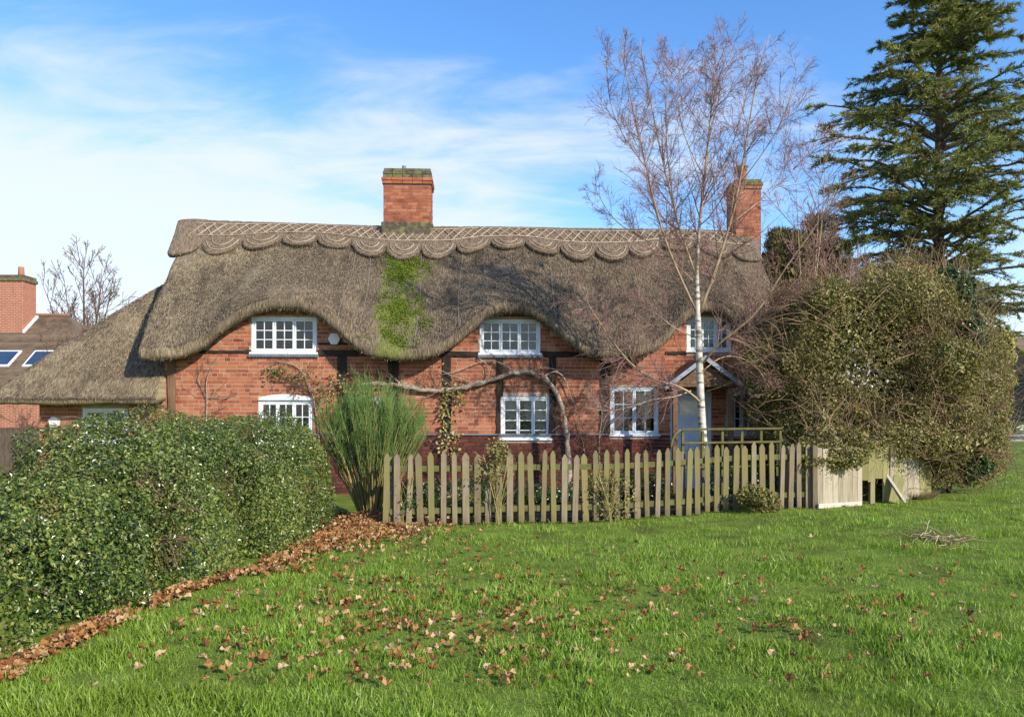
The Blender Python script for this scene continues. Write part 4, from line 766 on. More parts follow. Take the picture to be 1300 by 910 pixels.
# ------------------------------------------------------------------ silver birch
D0 = 13.35; bx = (896-650)/F*D0; E = empty('birch_tree', (bx, D0, float(gz(bx, D0))), 'bare white stemmed birch with fine purplish twigs standing behind the picket fence', 'tree')
def limb(pts, dd, r0, r1, k=16):
    r0 *= .66; q = [at(px, py, D0+dd*(i/(len(pts)-1))) for i, (px, py) in enumerate(pts)]; p = resample(q, k); return p, np.linspace(1, 0, k)**.8*(r0-r1)+r1
tk = limb([(897,642),(894,575),(890,520),(888,460),(886,400),(884,365),(886,300),(892,250),(897,200),(903,140),(907,90),(909,56)], .0, .092, .006, 26)
LB = [limb(*a) for a in (
 ([(885,398),(868,362),(845,310),(828,250),(816,190),(803,140),(793,85),(786,46)], -.6, .034, .005),
 ([(883,349),(870,312),(858,275),(848,233),(838,190),(828,140),(818,85),(812,50)], .7, .032, .005),
 ([(861,285),(852,240),(846,185),(845,130),(848,80),(842,52)], .5, .022, .004),
 ([(887,402),(897,372),(913,330),(927,285),(938,240),(946,190),(955,130),(965,80),(977,44)], -.5, .040, .005),
 ([(893,384),(906,355),(918,318),(926,285),(933,240),(936,190)], .8, .022, .004),
 ([(892,462),(905,440),(930,423),(955,405),(970,385),(990,350),(1015,315),(1045,275),(1062,240)], -.8, .034, .005),
 ([(889,268),(903,240),(918,212),(932,180),(944,135),(950,95)], .6, .020, .004),
 ([(892,514),(878,497),(865,490),(840,485),(818,478),(800,462),(780,438),(765,415),(748,390),(735,362)], -1.0, .032, .006),
 ([(877,496),(855,505),(830,506),(805,515),(775,523),(745,518)], -.9, .017, .005),
 ([(885,362),(850,327),(820,303),(790,290),(770,268),(752,232)], .9, .020, .004),
 ([(929,283),(965,255),(1000,225),(1030,190),(1052,160)], .5, .018, .004),
 ([(940,232),(965,200),(990,160),(1005,120),(1012,85)], -.5, .016, .004),
 ([(818,210),(795,180),(778,145),(770,105),(772,65)], -.5, .015, .004),
 ([(894,225),(875,190),(862,150),(860,105),(868,60)], -.5, .016, .004),
 ([(904,135),(920,105),(928,75),(930,50)], .4, .012, .004),
 ([(888,430),(860,420),(830,395),(800,385),(775,392),(755,410)], .6, .016, .004),
 ([(893,470),(915,452),(940,452),(965,470),(980,500)], .6, .015, .004))]
tk = (tk[0], np.interp(tk[0][:, 2], [0, .8, 2.5, 3.5, 4.1, 6, 8.2], [.085, .07, .058, .046, .030, .019, .005])); LB.append((resample(tk[0][19:], 16), np.linspace(tk[1][19], .004, 16))); tkl = (tk[0][:20], tk[1][:20]); v, t = tubes(tkl[0][None], tkl[1][None], 10); trunk = rel(link('trunk', tri_mesh('trunk', v, t, True), m_birch, E), E)
for p_, r_ in LB: v, t = tubes(p_[None], r_[None], 7); rel(link('limb', tri_mesh('limb', v, t, True), m_birchlimb, E), E)
LP = np.stack([p for p, r in LB]); LR = np.stack([r for p, r in LB]); tp = resample(tk[0][13:], 16)[None]; LP = np.concatenate([LP, tp]); LR = np.concatenate([LR, np.linspace(.03, .005, 16)[None]])
wl_ = np.repeat(np.arange(len(LP)), np.maximum(4, np.round(np.linalg.norm(LP[:, -1]-LP[:, 0], axis=1)*7.5)).astype(int)); B1, R1 = spawn(LP[wl_], LR[wl_], 1, .10, .97, (25, 62), (.6,1.45), 7, .09, .07, .5, .0034, .66, True)
B2, R2 = spawn(B1, R1, 8, .08, .97, (24, 58), (.30,.60), 4, .04, .07, .7, .0024, .45)
B3, R3 = spawn(B2, R2, 5, .12, .95, (24, 58), (.40,.85), 3, -.03, .09, .7, .0018, .3)
v, t = merge([tubes(B1, R1, 4), tubes(B2, R2, 3), tubes(B3, R3, 3)]); rel(link('crown', tri_mesh('crown', v, t), m_birchtwig, E), E)
low = LP[[5, 7, 8, 15, 16]]; D1, DR1 = spawn(low, LR[[5, 7, 8, 15, 16]], 16, .15, .98, (30, 75), (.2,.42), 6, -.10, .14, .5, .0034, .3); D2, DR2 = spawn(D1, DR1, 7, .1, .98, (20, 55), (.35,.65), 5, -.16, .14, .7, .0024, .4)
v, t = merge([tubes(D1, DR1, 4), tubes(D2, DR2, 3)]); tag(rel(link('hanging_twigs', tri_mesh('hanging_twigs', v, t), m_birchtwig, E), E), kind='stuff')
# ------------------------------------------------------------------ cedar
cx, cy = (1192-650)/F*24, 24.0; E = empty('cedar_tree', (cx, cy, .1), 'tall dark green cedar with layered drooping branches behind the shrubbery', 'tree'); ZT = 15.9
v, t = one_tube([(0, 0, -.1), (.03, 0, 4), (-.02, 0, 9), (.03, 0, 13), (.1, 0, ZT)], .24, .02, 20, 9); link('trunk', tri_mesh('trunk', v, t, True), m_cedarbark, E)
zs = []; z = 3.2
while z < ZT-.15: zs += [z+RNG.normal()*.10 for _ in range(7)]; z += .33
zs = np.array(zs); n = len(zs); az = RNG.random(n)*2*np.pi; L = np.minimum(.35+.46*(ZT-zs), 2.5+.11*(ZT-zs))*(.70+.52*RNG.random(n))
k = 9; s = np.linspace(0, 1, k); rise = (.36+.14*RNG.normal(size=n))*(1-.2*(zs < 6)); hr = np.stack([np.cos(az), np.sin(az)], -1)
Q = np.zeros((n, k, 3)); Q[..., :2] = hr[:, None]*(L[:, None]*s[None])[..., None]; Q[..., 2] = zs[:, None]+L[:, None]*(rise[:, None]*s[None]-.28*s[None]**2.4); Q[:, 1:] += RNG.normal(size=(n, k-1, 3))*.03
Rr = np.linspace(1, .2, k)[None]*(.012+.013*L)[:, None]; v, t = tubes(Q, Rr, 5); link('branches', tri_mesh('branches', v, t), m_cedarbark, E)
c1, r1 = spawn(Q, Rr, 19, .12, .99, (30, 70), (.16,.34), 5, -.03, .08, .5, .004, .55)
c1[..., 2] = c1[:, :1, 2]+(c1[..., 2]-c1[:, :1, 2])*.35-.25*np.linalg.norm(c1[..., :2]-c1[:, :1, :2], axis=-1)**1.6; v, t = tubes(c1, r1, 3); link('branchlets', tri_mesh('branchlets', v, t), m_cedarbark, E)
def needles(P, per, l, w, flat=.5):
    m, k, _ = P.shape; P = np.repeat(P, per, 0); t = RNG.random(len(P))*(k-1)*.999; i = t.astype(int); f = (t-i)[:, None]; ar = np.arange(len(P)); p = P[ar, i]*(1-f)+P[ar, i+1]*f; tan = nrm(P[ar, i+1]-P[ar, i])
    D = tan*.9+RNG.normal(size=p.shape)*np.array([.6, .6, flat])+np.array([0, 0, .12]); return slivers(p+RNG.normal(size=p.shape)*.02, D, l[0]+(l[1]-l[0])*RNG.random(len(p)), w)
v, t = merge([needles(c1, 42, (.07,.20), .030), needles(Q[:, 3:], 60, (.08,.18), .028)]); link('needle_foliage', tri_mesh('needle_foliage', v, t), m_needle, E)
# ------------------------------------------------------------------ trees behind
CF = [b_(985,330,23,(.45,.6,1.0)), b_(1008,345,23,(.6,.6,1.1)), b_(1034,315,23.5,(.38,.5,.95)), b_(1010,430,23,(1.3,1.,1.9)), b_(1055,345,23.5,(.5,.5,.7))]; E = empty('brown_conifer_tree', (CF[0][0][0], 23, .1), 'brownish green conifer showing past the right end of the thatched roof', 'tree')
P, N_ = blob_points(CF, 42000, 2., inward=.25, lump=.4, lumps=1.4); v, t = slivers(P, N_*.6+np.array([0, 0, .5])+.6*RNG.normal(size=P.shape), .10+.18*RNG.random(len(P)), .04); rel(link('crown', tri_mesh('crown', v, t), m_conifer, E), E); rel(inner('inner_foliage', CF, m_conifer, E, 2., 1600, (.2,.35)), E)
v, t = one_tube([(0, 0, -.1), (0, 0, 4)], .16, .05, 6, 8); link('trunk', tri_mesh('trunk', v, t, True), m_bark, E)
def bare_tree(name, label, base, h, stems, spread, per, mat, rbase=.1, twr=.004, lo=.25):
    E = empty(name, base, label, 'tree'); q = []
    for i in range(stems):
        a = i*2.399+RNG.random(); sp = spread*(.25+.75*RNG.random()); z0 = h*lo*RNG.random()
        q.append(resample([(0, 0, z0*.0), (0, 0, z0+h*.1), (sp*.35*math.cos(a), sp*.35*math.sin(a), z0*.5+h*.42), (sp*.75*math.cos(a), sp*.75*math.sin(a), h*.72), (sp*math.cos(a), sp*math.sin(a), h*(.85+.17*RNG.random()))], 14))
    Q = np.stack(q); Rr = np.linspace(1, .1, 14)[None]*np.full((stems, 1), rbase*.55); v, t = tubes(Q, Rr, 6); link('trunk', tri_mesh('trunk', v, t, True), mat, E)
    c1, r1 = spawn(Q, Rr, per, .3, .97, (24, 58), (.16,.34), 6, .10, .07, .5, twr*1.5, .5); c2, r2 = spawn(c1, r1, 7, .15, .95, (22, 55), (.3,.6), 5, .05, .08, .7, twr); c3, r3 = spawn(c2, r2, 3, .2, .95, (20, 50), (.35,.6), 4, .0, .15, .7, twr*.8)
    v, t = merge([tubes(c1, r1, 4), tubes(c2, r2, 3), tubes(c3, r3, 3)]); link('crown', tri_mesh('crown', v, t), m_birchtwig if mat is m_birchlimb else m_twig, E)
bare_tree('bare_tree', 'leafless grey tree standing behind the neighbouring tiled house', ((108-650)/F*42, 42, 0), 9.6, 8, 2.6, 17, m_bark, .16, .010, .3)
bare_tree('bare_sapling', 'slender leafless sapling with reddish twigs between the birch and the cedar', ((1024-650)/F*19, 19, .1), 8.0, 3, .9, 12, m_birchlimb, .07, .005, .3)
bare_tree('bare_shrub', 'leafless brown shrub in front of the neighbouring tiled roof', ((92-650)/F*27, 27, 0), 4.6, 9, 1.1, 10, m_twig, .06, .006, .1)
# ------------------------------------------------------------------ climbers on the wall
E = empty('wisteria_vine', hw(*((hp(722, 600, -.12)[0], -.12, 0))), 'thick gnarled grey vine trained in a long arch across the brick front', 'vine'); Vm = lambda q, y=-.09: hw(hp(q[0], q[1], y)[0], y, hp(q[0], q[1], y)[1])
def wv(pts, y=-.10): return [hw(hp(a, b, y+.02*math.sin(i*2.1))[0], y+.02*math.sin(i*2.1), hp(a, b, y)[1]) for i, (a, b) in enumerate(pts)]
vm = [one_tube(wv([(724,626),(722,580),(719,545),(714,515),(703,492),(690,478),(672,471),(655,473),(640,476),(622,483),(604,488),(585,492),(560,496),(535,495),(512,490),(490,488),(470,486),(452,490)]), .056, .034, 70, 9, .26)]
rel(link('stem', tri_mesh('stem', *vm[0], True), m_vine, E), E)
side = [one_tube(wv(p, -.08), r, r*.45, 18, 6, .12) for p, r in (([(690,478),(705,470),(716,478),(722,495),(728,512)],.022), ([(604,488),(590,482),(575,478),(560,470)],.014), ([(655,473),(640,462),(622,456),(606,460),(585,470),(560,476)],.014), ([(512,490),(498,478),(490,470),(478,466)],.016), ([(672,471),(690,466),(710,470),(735,478)],.013), ([(535,495),(520,486),(505,486),(480,494),(460,482)],.016), ([(719,545),(710,540),(700,548)],.012), ([(608,455),(618,462),(622,475),(612,486)],.011), ([(560,496),(540,505),(520,503)],.012))]
for v, t in side: rel(link('side_stem', tri_mesh('side_stem', v, t, True), m_vine, E), E)
main = resample(wv([(719,545),(703,492),(672,471),(622,483),(560,496),(500,489),(452,490)]), 30)[None]; c1, r1 = spawn(main, np.full((1, 30), .02), 190, .0, 1., (40, 90), (.06,.16), 5, .05, .2, .3, .0035, .2); lim = (HI @ Vector((0, 0, 0))).y
c2, r2 = spawn(c1, r1, 3, .2, .95, (25, 60), (.3,.6), 4, .0, .2, .7, .0025)
def off_wall(C):
    q = C.reshape(-1, 3); R3_ = np.array(HI.to_3x3()); l = q @ R3_.T+np.array(HI.translation); l[:, 1] = np.clip(l[:, 1], -.35, -.045); H3 = np.array(HM.to_3x3()); return (l @ H3.T+np.array(HM.translation)).reshape(C.shape)
v, t = merge([tubes(off_wall(c1), r1, 3), tubes(off_wall(c2), r2, 3)]); tag(rel(link('twigs', tri_mesh('twigs', v, t), m_twig, E), E), kind='stuff')
def wall_leaves(name, spots, n, size, mat, E):
    P = []
    for px, py, sx, sy, w in spots:
        for _ in range(int(n*w)): P.append(hw(*(lambda q, y: (q[0], y, q[1]))(hp(px+RNG.normal()*sx, py+RNG.normal()*sy, -.1), -.05-.12*RNG.random())))
    P = np.array(P); T, B, N_ = frames(np.array([.2, -1, .4])+.6*RNG.normal(size=P.shape)); v, t = scatter(*ROUNDLEAF, P, T, B, N_, size[0]+(size[1]-size[0])*RNG.random(len(P))); rel(link(name, tri_mesh(name, v, t), mat, E), E)
wall_leaves('leaves', [(582,498,6,9,.3), (566,520,5,18,.4), (570,560,9,12,.4), (450,486,12,7,.3)], 260, (.04,.08), m_olive, E)
def climber(name, label, stems, leafspots=(), leafn=0, tw=30):
    q = wv(stems[0][0], -.05)[0]; E = empty(name, q, label, 'climber'); [rel(link('stem', tri_mesh('stem', *one_tube(wv(p, -.05), r, r*.45, 16, 6, .12), True), m_vine, E), E) for p, r in stems]
    Q = np.stack([resample(wv(p, -.05), 12) for p, r in stems]); c1, r1 = spawn(Q, np.full((len(stems), 12), .012), tw, .1, 1., (30, 80), (.15,.4), 5, .05, .2, .35, .003, .2); c2, r2 = spawn(c1, r1, 3, .2, .95, (25, 60), (.3,.6), 4, .0, .2, .7, .0024)
    v, t = merge([tubes(off_wall(c1), r1, 3), tubes(off_wall(c2), r2, 3)]); tag(rel(link('twigs', tri_mesh('twigs', v, t), m_twig, E), E), kind='stuff')
    if leafn: wall_leaves('leaves', leafspots, leafn, (.03,.06), m_olive, E)
climber('climbing_rose', 'thin pale forked climber stem on the brick wall near the oak corner post', [([(262,600),(261,540),(264,505),(260,490),(263,475),(270,462),(280,452)], .014), ([(263,505),(272,504),(284,506),(298,500)], .009), ([(262,505),(255,490),(250,480),(257,470),(268,458)], .008)], tw=14)
climber('climbing_rose', 'sprawling leafy climber with arching stems above the arched window', [([(408,600),(404,545),(398,500),(388,478),(384,466),(372,460),(350,458)], .015), ([(398,500),(380,487),(362,478),(345,474)], .010), ([(404,520),(415,495),(428,485),(440,492)], .010), ([(384,466),(376,490),(373,505)], .009)], [(352,472,9,5,.5), (385,480,14,8,.3), (410,500,10,10,.4)], 260, 34)
climber('climbing_rose', 'tangle of bare drooping climber twigs on the wall beside the porch window', [([(762,600),(760,560),(766,520),(755,500),(742,505)], .012), ([(766,520),(778,500),(790,470),(800,462)], .010), ([(745,600),(740,560),(732,530),(728,505)], .010)], tw=46)
# ------------------------------------------------------------------ small plants along the fence
def small_plant(name, label, px, py, blobs, n, size, mat, stems=8, h=.6, tw=60):
    q = gat(px, py); E = empty(name, q, label, 'plant'); bl = [((q.x+a, q.y+b, q.z+c), r) for (a, b, c), r in blobs]; rel(foliage('leaves', bl, n, size, mat, E, 2., jitter=1.2, inward=.12, lump=.1, tmpl=ROUNDLEAF), E)
    a = RNG.random(stems)*6.28; s = np.linspace(0, 1, 6); Q = np.stack([np.cos(a)[:, None]*.22*s**1.4, np.sin(a)[:, None]*.08*s**1.4, np.tile(h*s, (stems, 1))], -1)+RNG.normal(size=(stems, 6, 3))*.012; R_ = np.full((stems, 6), .006); c1, r1 = spawn(Q, R_, 7, .2, .95, (20, 60), (.2,.5), 4, .1, .15, .6, .0025); v, t = merge([tubes(Q, R_, 4), tubes(c1, r1, 3)]); link('stems', tri_mesh('stems', v, t), m_broomstem, E)
small_plant('rose_bush', 'small leafy bush with a bare pale stem poking through the long picket fence', 632, 667, [((0,.0,1.02),(.2,.12,.2)), ((-.1,.02,.75),(.15,.1,.2))], 900, (.03,.05), m_olive, 5, 1.0)
small_plant('ivy_clump', 'rounded yellow green leafy clump at the foot of the browner picket fence', 958, 650, [((0,-.05,.2),(.32,.14,.22)), ((.15,-.02,.1),(.25,.12,.14))], 2600, (.03,.055), m_olive, 8, .35)
small_plant('ivy_clump', 'sparse leafy stems tangled in the end of the long picket fence by the broom', 510, 668, [((.1,.1,.35),(.3,.1,.3))], 500, (.03,.055), m_ivy, 12, .7)
small_plant('bramble', 'thin thorny stems and few leaves in the middle of the long picket fence', 775, 664, [((0,.08,.4),(.45,.1,.35))], 420, (.025,.05), m_olive, 7, .7)
small_plant('ivy_curtain', 'trailing ivy covering the joint between picket fence and grey board panels', 1022, 644, [((.05,-.02,.75),(.38,.14,.3)), ((.45,-.0,.78),(.5,.14,.22))], 5200, (.03,.05), m_olive, 10, .8)
for k_, (px_, dd_, w_, h_, mt_, lb_) in enumerate(((545, 13.6, .55, .42, m_ivy, 'low dark evergreen in the bed behind the fence next to the broom bush'), (612, 14.4, .5, .5, m_ivy, 'dark leafy plant in the bed below the vine end'), (690, 14.2, .6, .36, m_ivy, 'low spreading evergreen in the bed under the curtained window'), (752, 14.6, .5, .55, m_olive, 'twiggy olive plant against the wall between vine trunk and porch window'), (815, 14.4, .55, .5, m_ivy, 'bright green bush below the porch window'), (940, 14.0, .6, .6, m_ivy, 'dark bush behind the timber trellis'), (580, 12.5, .4, .3, m_olive, 'small clump just behind the long picket fence'))):
    x_ = (px_-650)/F*dd_; E = empty('bed_plant', (x_, dd_, float(gz(x_, dd_))), lb_, 'plant'); bl_ = [((x_, dd_, float(gz(x_, dd_))+h_*.45), (w_, .35, h_*.6)), ((x_+.25, dd_+.1, float(gz(x_, dd_))+h_*.35), (w_*.6, .3, h_*.45))]
    rel(foliage('leaves', bl_, 4200, (.035,.06), mt_, E, 2., jitter=1.1, inward=.1, lump=.12), E); rel(twigs_on('twigs', bl_, 60, (.15,.4), .004, m_twig, E), E)
q = gat(1165, 634); n = 900; a = RNG.random(n)*6.28; r = RNG.random(n)**.5*.34; P = np.stack([q.x+r*np.cos(a), q.y+.15+.5*r*np.sin(a), gz(q.x, q.y)+0*a], -1); v, t = slivers(P, np.stack([.6*np.cos(a), .6*np.sin(a)-.2, .4+.5*RNG.random(n)], -1), .12+.16*RNG.random(n), .009); m_dry = rmat('dry_grass', [(.22,.17,.08),(.38,.30,.16),(.48,.40,.24)], 4, .85, .2, rnd=.8); tag(link('dry_grass_tuft', tri_mesh('dry_grass_tuft', v, t), m_dry), 'tuft of dry straw coloured grass at the foot of the greenish board panel', 'grass tuft')
q = gat(1195, 689); n = 34; P = np.stack([q.x+RNG.normal(size=n)*.13, q.y+RNG.normal(size=n)*.2, q.z+.03+.05*RNG.random(n)], -1); d = nrm(np.stack([RNG.normal(size=n), RNG.normal(size=n)*.7, RNG.normal(size=n)*.22], -1)); Q = P[:, None]+d[:, None]*np.linspace(-.2, .25, 6)[None, :, None]+RNG.normal(size=(n, 6, 3))*.02; Q[..., 2] = np.maximum(Q[..., 2], gz(Q[..., 0], Q[..., 1])+.01); v, t = tubes(Q, np.full((n, 6), .0045), 4); tag(link('twig_pile', tri_mesh('twig_pile', v, t), m_dry), 'small pile of dry fallen twigs lying on the open grass', 'twigs')
# ------------------------------------------------------------------ neighbouring house on the left
E = empty('neighbour_house', (-20, 34, 0), 'brick house with brown tiled roof and rooflights beyond the low thatched wing', 'house')
EZ_, RZ_ = 2.75, 5.85; xr, xe, xl = .9, 4.2, -13.
mb = MB(); mb.box(xl, xe-.5, -3.6, 3.6, -.2, EZ_-.05); mb.build('wall', m_farbrick, E)
mb = MB(); mb.add([(xl,-4,EZ_-.02),(xe,-4,EZ_-.02),(xe,4,EZ_-.02),(xl,4,EZ_-.02),(xl,0,RZ_-.03),(xr,0,RZ_-.03)],[(0,1,5,4),(1,2,5),(2,3,4,5),(0,4,3),(0,3,2,1)]); rf = mb.build('roof', m_tile, E)
K = 26; mb = MB()
for i in range(K):                    # lapped tile courses
    f0, f1 = i/K, (i+1)/K+.012; y0, y1 = -4*(1-f0)-.02, -4*(1-min(f1, 1)); z0, z1 = EZ_+(RZ_-EZ_)*f0, EZ_+(RZ_-EZ_)*min(f1, 1); xa, xb = xe+(xr-xe)*f0, xe+(xr-xe)*min(f1, 1)
    mb.add([(xl,y0,z0+.03),(xa,y0,z0+.03),(xb,y1,z1+.004),(xl,y1,z1+.004),(xl,y0,z0-.0),(xa,y0,z0-.0)],[(0,1,2,3),(4,5,1,0)])
tag(mb.build('tile_courses', m_tile, rf), kind='stuff')
mb = MB(); mb.bar((xl, 0, RZ_+.02), (xr, 0, RZ_+.02), .22, .12); mb.build('ridge_tiles', m_porchtile, rf, bevel=.04)
mb = MB(); mb.box(xl, xe, -4.12, -4.0, EZ_-.16, EZ_+.0); mb.build('gutter', m_oldwood, E)
for fx in (-.28, 1.35):
    f0, f1 = .22, .44; P_ = lambda x, f, o: (x, -4*(1-f)-o*.6, EZ_+(RZ_-EZ_)*f+o*.8)
    for nm, o1, i_, mt in (('rooflight', .07, 0, m_white), ('rooflight_glass', .085, .08, m_solar)):
        a, b = fx-.55+i_, fx+.55-i_; g0, g1 = f0+i_*.25, f1-i_*.25; mb = MB(); mb.add([P_(a,g0,o1),P_(b,g0,o1),P_(b,g1,o1),P_(a,g1,o1),P_(a,g0,-.05),P_(b,g0,-.05),P_(b,g1,-.05),P_(a,g1,-.05)],[(0,1,2,3),(7,6,5,4),(0,4,5,1),(1,5,6,2),(2,6,7,3),(3,7,4,0)]); mb.build(nm, mt, rf)
mb = MB(); x0, x1 = -1.45, -.42; mb.box(x0, x1, -1.1, -.2, 4.6, 7.15); c_ = mb.build('chimney', m_farbrick, E)
mb = MB(); mb.box(x0-.06, x1+.06, -1.16, -.14, 7.15, 7.30); mb.box(x0-.02, x1+.02, -1.12, -.18, 7.301, 7.42); mb.build('chimney_cap', m_capbrick, c_, bevel=.02)
v, t = one_tube([(-.78, -.65, 7.42), (-.78, -.65, 7.82)], .13, .11, 4, 10); link('chimney_pot', tri_mesh('chimney_pot', v, t, True), m_pot, c_)
mb = MB(); mb.add([(x1,-1.14,4.98),(x1+.1,-1.14,4.98),(x1+.1,-.2,5.72),(x1,-.2,5.72),(x1,-1.14,5.08),(x1+.1,-1.14,5.08),(x1+.1,-.2,5.82),(x1,-.2,5.82)],[(0,3,2,1),(4,5,6,7),(0,1,5,4),(1,2,6,5),(2,3,7,6),(3,0,4,7)]); mb.build('flashing', m_white, c_)
E = empty('dark_board_fence', (-14.2, 21, 0), 'dark brown upright board fence beside the low thatched wing', 'fence')
bmk = MB().box(-.07, .07, -.01, .01, 0, 1.25).mesh('board')
for i in range(26): o = link('board', bmk, m_bark, E); o.location = (i*.15, random.uniform(-.01, .01), random.uniform(-.02, .02))
for z in (.35, 1.0): mb = MB(); mb.bar((-.05, .04, z), (3.85, .04, z), .05, .08); mb.build('rail', m_oldwood, E)
# ------------------------------------------------------------------ beyond the road on the right
E = empty('far_house', (44, 62, 0), 'dark rendered house beyond the road behind the variegated bush', 'house'); mb = MB(); mb.box(-4.6, 6, -4, 4, -.2, 4.6); wl = mb.build('wall', m_darkwall, E)
mb = MB(); mb.add([(-5,-4.4,4.6),(6.4,-4.4,4.6),(6.4,4.4,4.6),(-5,4.4,4.6),(-5,0,7.6),(6.4,0,7.6)],[(0,1,5,4),(2,3,4,5),(1,2,5),(3,0,4),(0,3,2,1)]); mb.build('roof', m_tile, E)
for x in (-3.4, 0, 3): 
    for z in (.9, 3.0): mb = MB(); mb.box(x-.6, x+.6, -4.06, -3.98, z, z+1.1); w_ = mb.build('window', m_white, wl); mb = MB(); mb.box(x-.5, x+.5, -4.075, -4.065, z+.1, z+1.0); mb.build('pane', m_solar, w_)
FHB = [((26+i*3.2, 55.5+.2*math.sin(i*3), .3), (2.0, .8, 1.0+.25*math.sin(i*1.7))) for i in range(9)]; E = empty('far_hedge', (38, 55.5, .1), 'dark green roadside hedge across the road in front of the dark house', 'hedge')
rel(foliage('foliage', FHB, 16000, (.12,.22), m_privet, E, 2.6, inward=.1), E); rel(core_mesh('inner_foliage', FHB, m_privet, E, 2.6, .9), E)
# ------------------------------------------------------------------ grass and fallen leaves
n = 275000; d = 3.9*np.exp(RNG.random(n)*math.log(34/3.9)); x = (RNG.random(n)*1.74-.87)*d; y = d
nt_ = 3600; dt = 3.9*np.exp(RNG.random(nt_)*math.log(20/3.9)); xt = (RNG.random(nt_)*1.74-.87)*dt; it = np.repeat(np.arange(nt_), 34); tr_ = .05+.05*RNG.random(nt_)
x = np.concatenate([x, xt[it]+RNG.normal(size=len(it))*tr_[it]]); y = np.concatenate([y, dt[it]+RNG.normal(size=len(it))*tr_[it]]); tuft = np.r_[np.zeros(n), np.repeat(RNG.random(nt_), 34)]; n = len(x)
fl_ = lambda x: np.interp(x, [-12, FA.x, FB.x, FC.x, p3.x, p3.x+.5, 9.5, 10.2], [11.6, FA.y, FB.y, FC.y, p3.y, 13.9, 14.6, 60.])
hx = np.interp(y, [3, 5.5, 7, 8.3, 11.5, 13], [-3.35, -3.2, -3.02, -2.78, -2.5, -2.4])
dens = vnoise(np.stack([x, y, 0*x], -1), 2.3)+.6*vnoise(np.stack([x, y, 0*x+7], -1), 6.)
ok = (y < fl_(x)+.25) & (x > hx-.1) & (dens > -1.25+.3*RNG.normal(size=n)); x, y, dens, tuft = x[ok], y[ok], dens[ok], tuft[ok]; n = len(x)
P = np.stack([x, y, gz(x, y)], -1); up = nrm(np.array([0, 0, 1.])+np.stack([RNG.normal(size=n)*.42, RNG.normal(size=n)*.42, 0*x], -1)); B = nrm(np.cross(up, np.stack([RNG.normal(size=n), RNG.normal(size=n), 0*x], -1))); N_ = np.cross(up, B)
h = (.024+.036*RNG.random(n))*(1+.7*np.clip(dens, -.6, 1))*(1+.45*tuft); wd = np.clip(.07+.006*y, .08, .22)
BT = np.array([(0,-.5,0),(0,.5,0),(.55,-.36,.06),(.55,.36,.06),(1,0,.26)]); V = P[:, None]+h[:, None, None]*(BT[None, :, 0:1]*up[:, None]+BT[None, :, 1:2]*wd[:, None, None]*B[:, None]+BT[None, :, 2:3]*N_[:, None])
nr_ = y < 8.0; Vn = V[nr_]; Vf = V[~nr_][:, [0, 1, 4]]; vg, tg = merge([(Vn.reshape(-1, 3), (np.array([(0,1,3),(0,3,2),(2,3,4)])[None]+(np.arange(len(Vn))*5)[:, None, None]).reshape(-1, 3)), (Vf.reshape(-1, 3), np.arange(len(Vf)*3).reshape(-1, 3))]); tag(link('grass', tri_mesh('grass', vg, tg), m_blade), 'short bright green grass with a few bare patches', 'grass', kind='stuff')
def lobed(seed):
    r = random.Random(seed); v = [(0, 0, 0)]; m = 12
    for i in range(m): a = 2*math.pi*i/m+r.uniform(-.12, .12); rr = (.50 if i % 2 == 0 else .36)*r.uniform(.72, 1.15)*(1.1 if i == 0 else 1); v.append((rr*math.cos(a), rr*math.sin(a), r.uniform(-.12, .26)+.34*abs(math.sin(a))))
    v += [(-.45, .012, .05), (-.85, 0, .1), (-.45, -.012, .05)]; return v, [(0, 1+i, 1+(i+1) % m) for i in range(m)]+[(m+1, m+2, m+3)]
LT = [lobed(i) for i in range(6)]
LM = [tri_mesh('fallen_leaf', np.array(v)*1.0, t) for v, t in LT]
cnt = 0
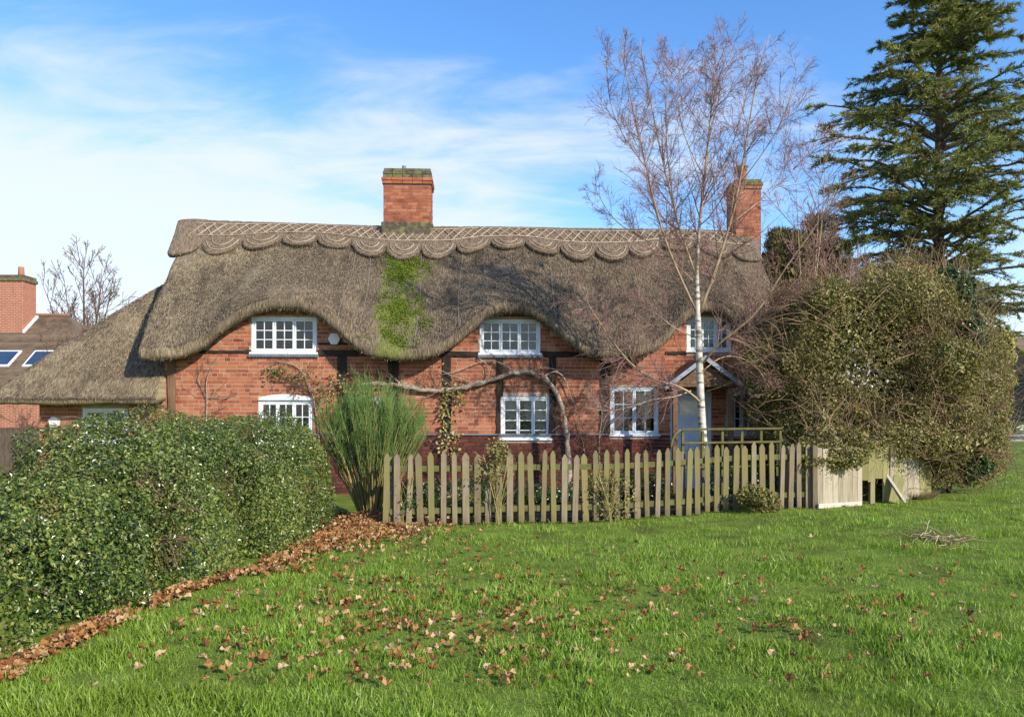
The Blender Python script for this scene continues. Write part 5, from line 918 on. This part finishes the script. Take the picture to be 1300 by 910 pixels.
while cnt < 285:
    if random.random() < .6: px, py = random.gauss(600, 260), random.uniform(690, 880)
    else: px, py = random.uniform(480, 1290), random.uniform(675, 880)
    if random.random() > (1.2 if px < 760 else .5)*(.45+(py-660)/300): continue
    q = gat(px, py); hxq = float(np.interp(q.y, [3, 5.5, 7, 8.3, 11.5], [-3.3, -3.1, -2.95, -2.7, -2.45]))
    if q.x < hxq: continue
    o = link('fallen_leaf', LM[cnt % 6], m_dead); s = random.uniform(.034, .068); o.scale = (s, s, s); o.location = (q.x, q.y, q.z+random.uniform(.03, .06)); o.rotation_euler = (random.gauss(0, .4), random.gauss(0, .4), random.uniform(0, 6.28))
    tag(o, 'dry brown lobed leaf lying singly on the open grass', 'leaf', 'fallen leaves on the lawn'); cnt += 1
P = []
for _ in range(2700):                 # heap under the broom
    a = random.uniform(0, 6.28); r = abs(random.gauss(0, .62)); x_, y_ = bb.x+.08+r*math.cos(a)*1.1, bb.y-.75+r*math.sin(a)*1.45; P.append((x_, y_, float(gz(x_, y_))+.02+.13*math.exp(-((x_-bb.x)**2+(y_-bb.y+.25)**2)/.2)*random.uniform(.7, 1.05)+.03*random.random()))
for _ in range(3600):                 # drift along the foot of the hedge
    y_ = random.uniform(4.2, 11.2)
    if y_ < 9.3 and random.random() > .10+.62*(.5+.5*math.sin(y_*3.1+math.sin(y_*7.3))*math.sin(y_*1.7+.5)): continue
    x_ = float(np.interp(y_, [3, 5.5, 7, 8.3, 11.5], [-3.30, -3.12, -2.95, -2.72, -2.42]))+random.gauss(.0, .06)+abs(random.gauss(0, .25))*(.22 if y_ < 8 else 1.0+.4*max(0, y_-9)); P.append((x_, y_, float(gz(x_, y_))+random.uniform(.015, .06)))
for _ in range(750):                  # thin scatter over the lawn's shady side
    q = gat(random.gauss(500, 190) if random.random() < .6 else random.uniform(400, 1250), random.uniform(678, 900)*.5+random.uniform(678, 860)*.5); P.append((q.x, q.y, q.z+random.uniform(.012, .05)))
P = np.array(P); parts = []; idx = RNG.integers(0, 6, len(P))
for i in range(6):
    Pi = P[idx == i]; T, B, N_ = frames(np.array([0, 0, 1.])+.45*RNG.normal(size=Pi.shape)); parts.append(scatter(LT[i][0], LT[i][1], Pi, T, B, N_, .032+.045*RNG.random(len(Pi))))
v, t = merge(parts); tag(link('leaf_litter', tri_mesh('leaf_litter', v, t), m_dead), 'drift of brown fallen leaves at the foot of the hedge and broom', 'leaves', kind='stuff')
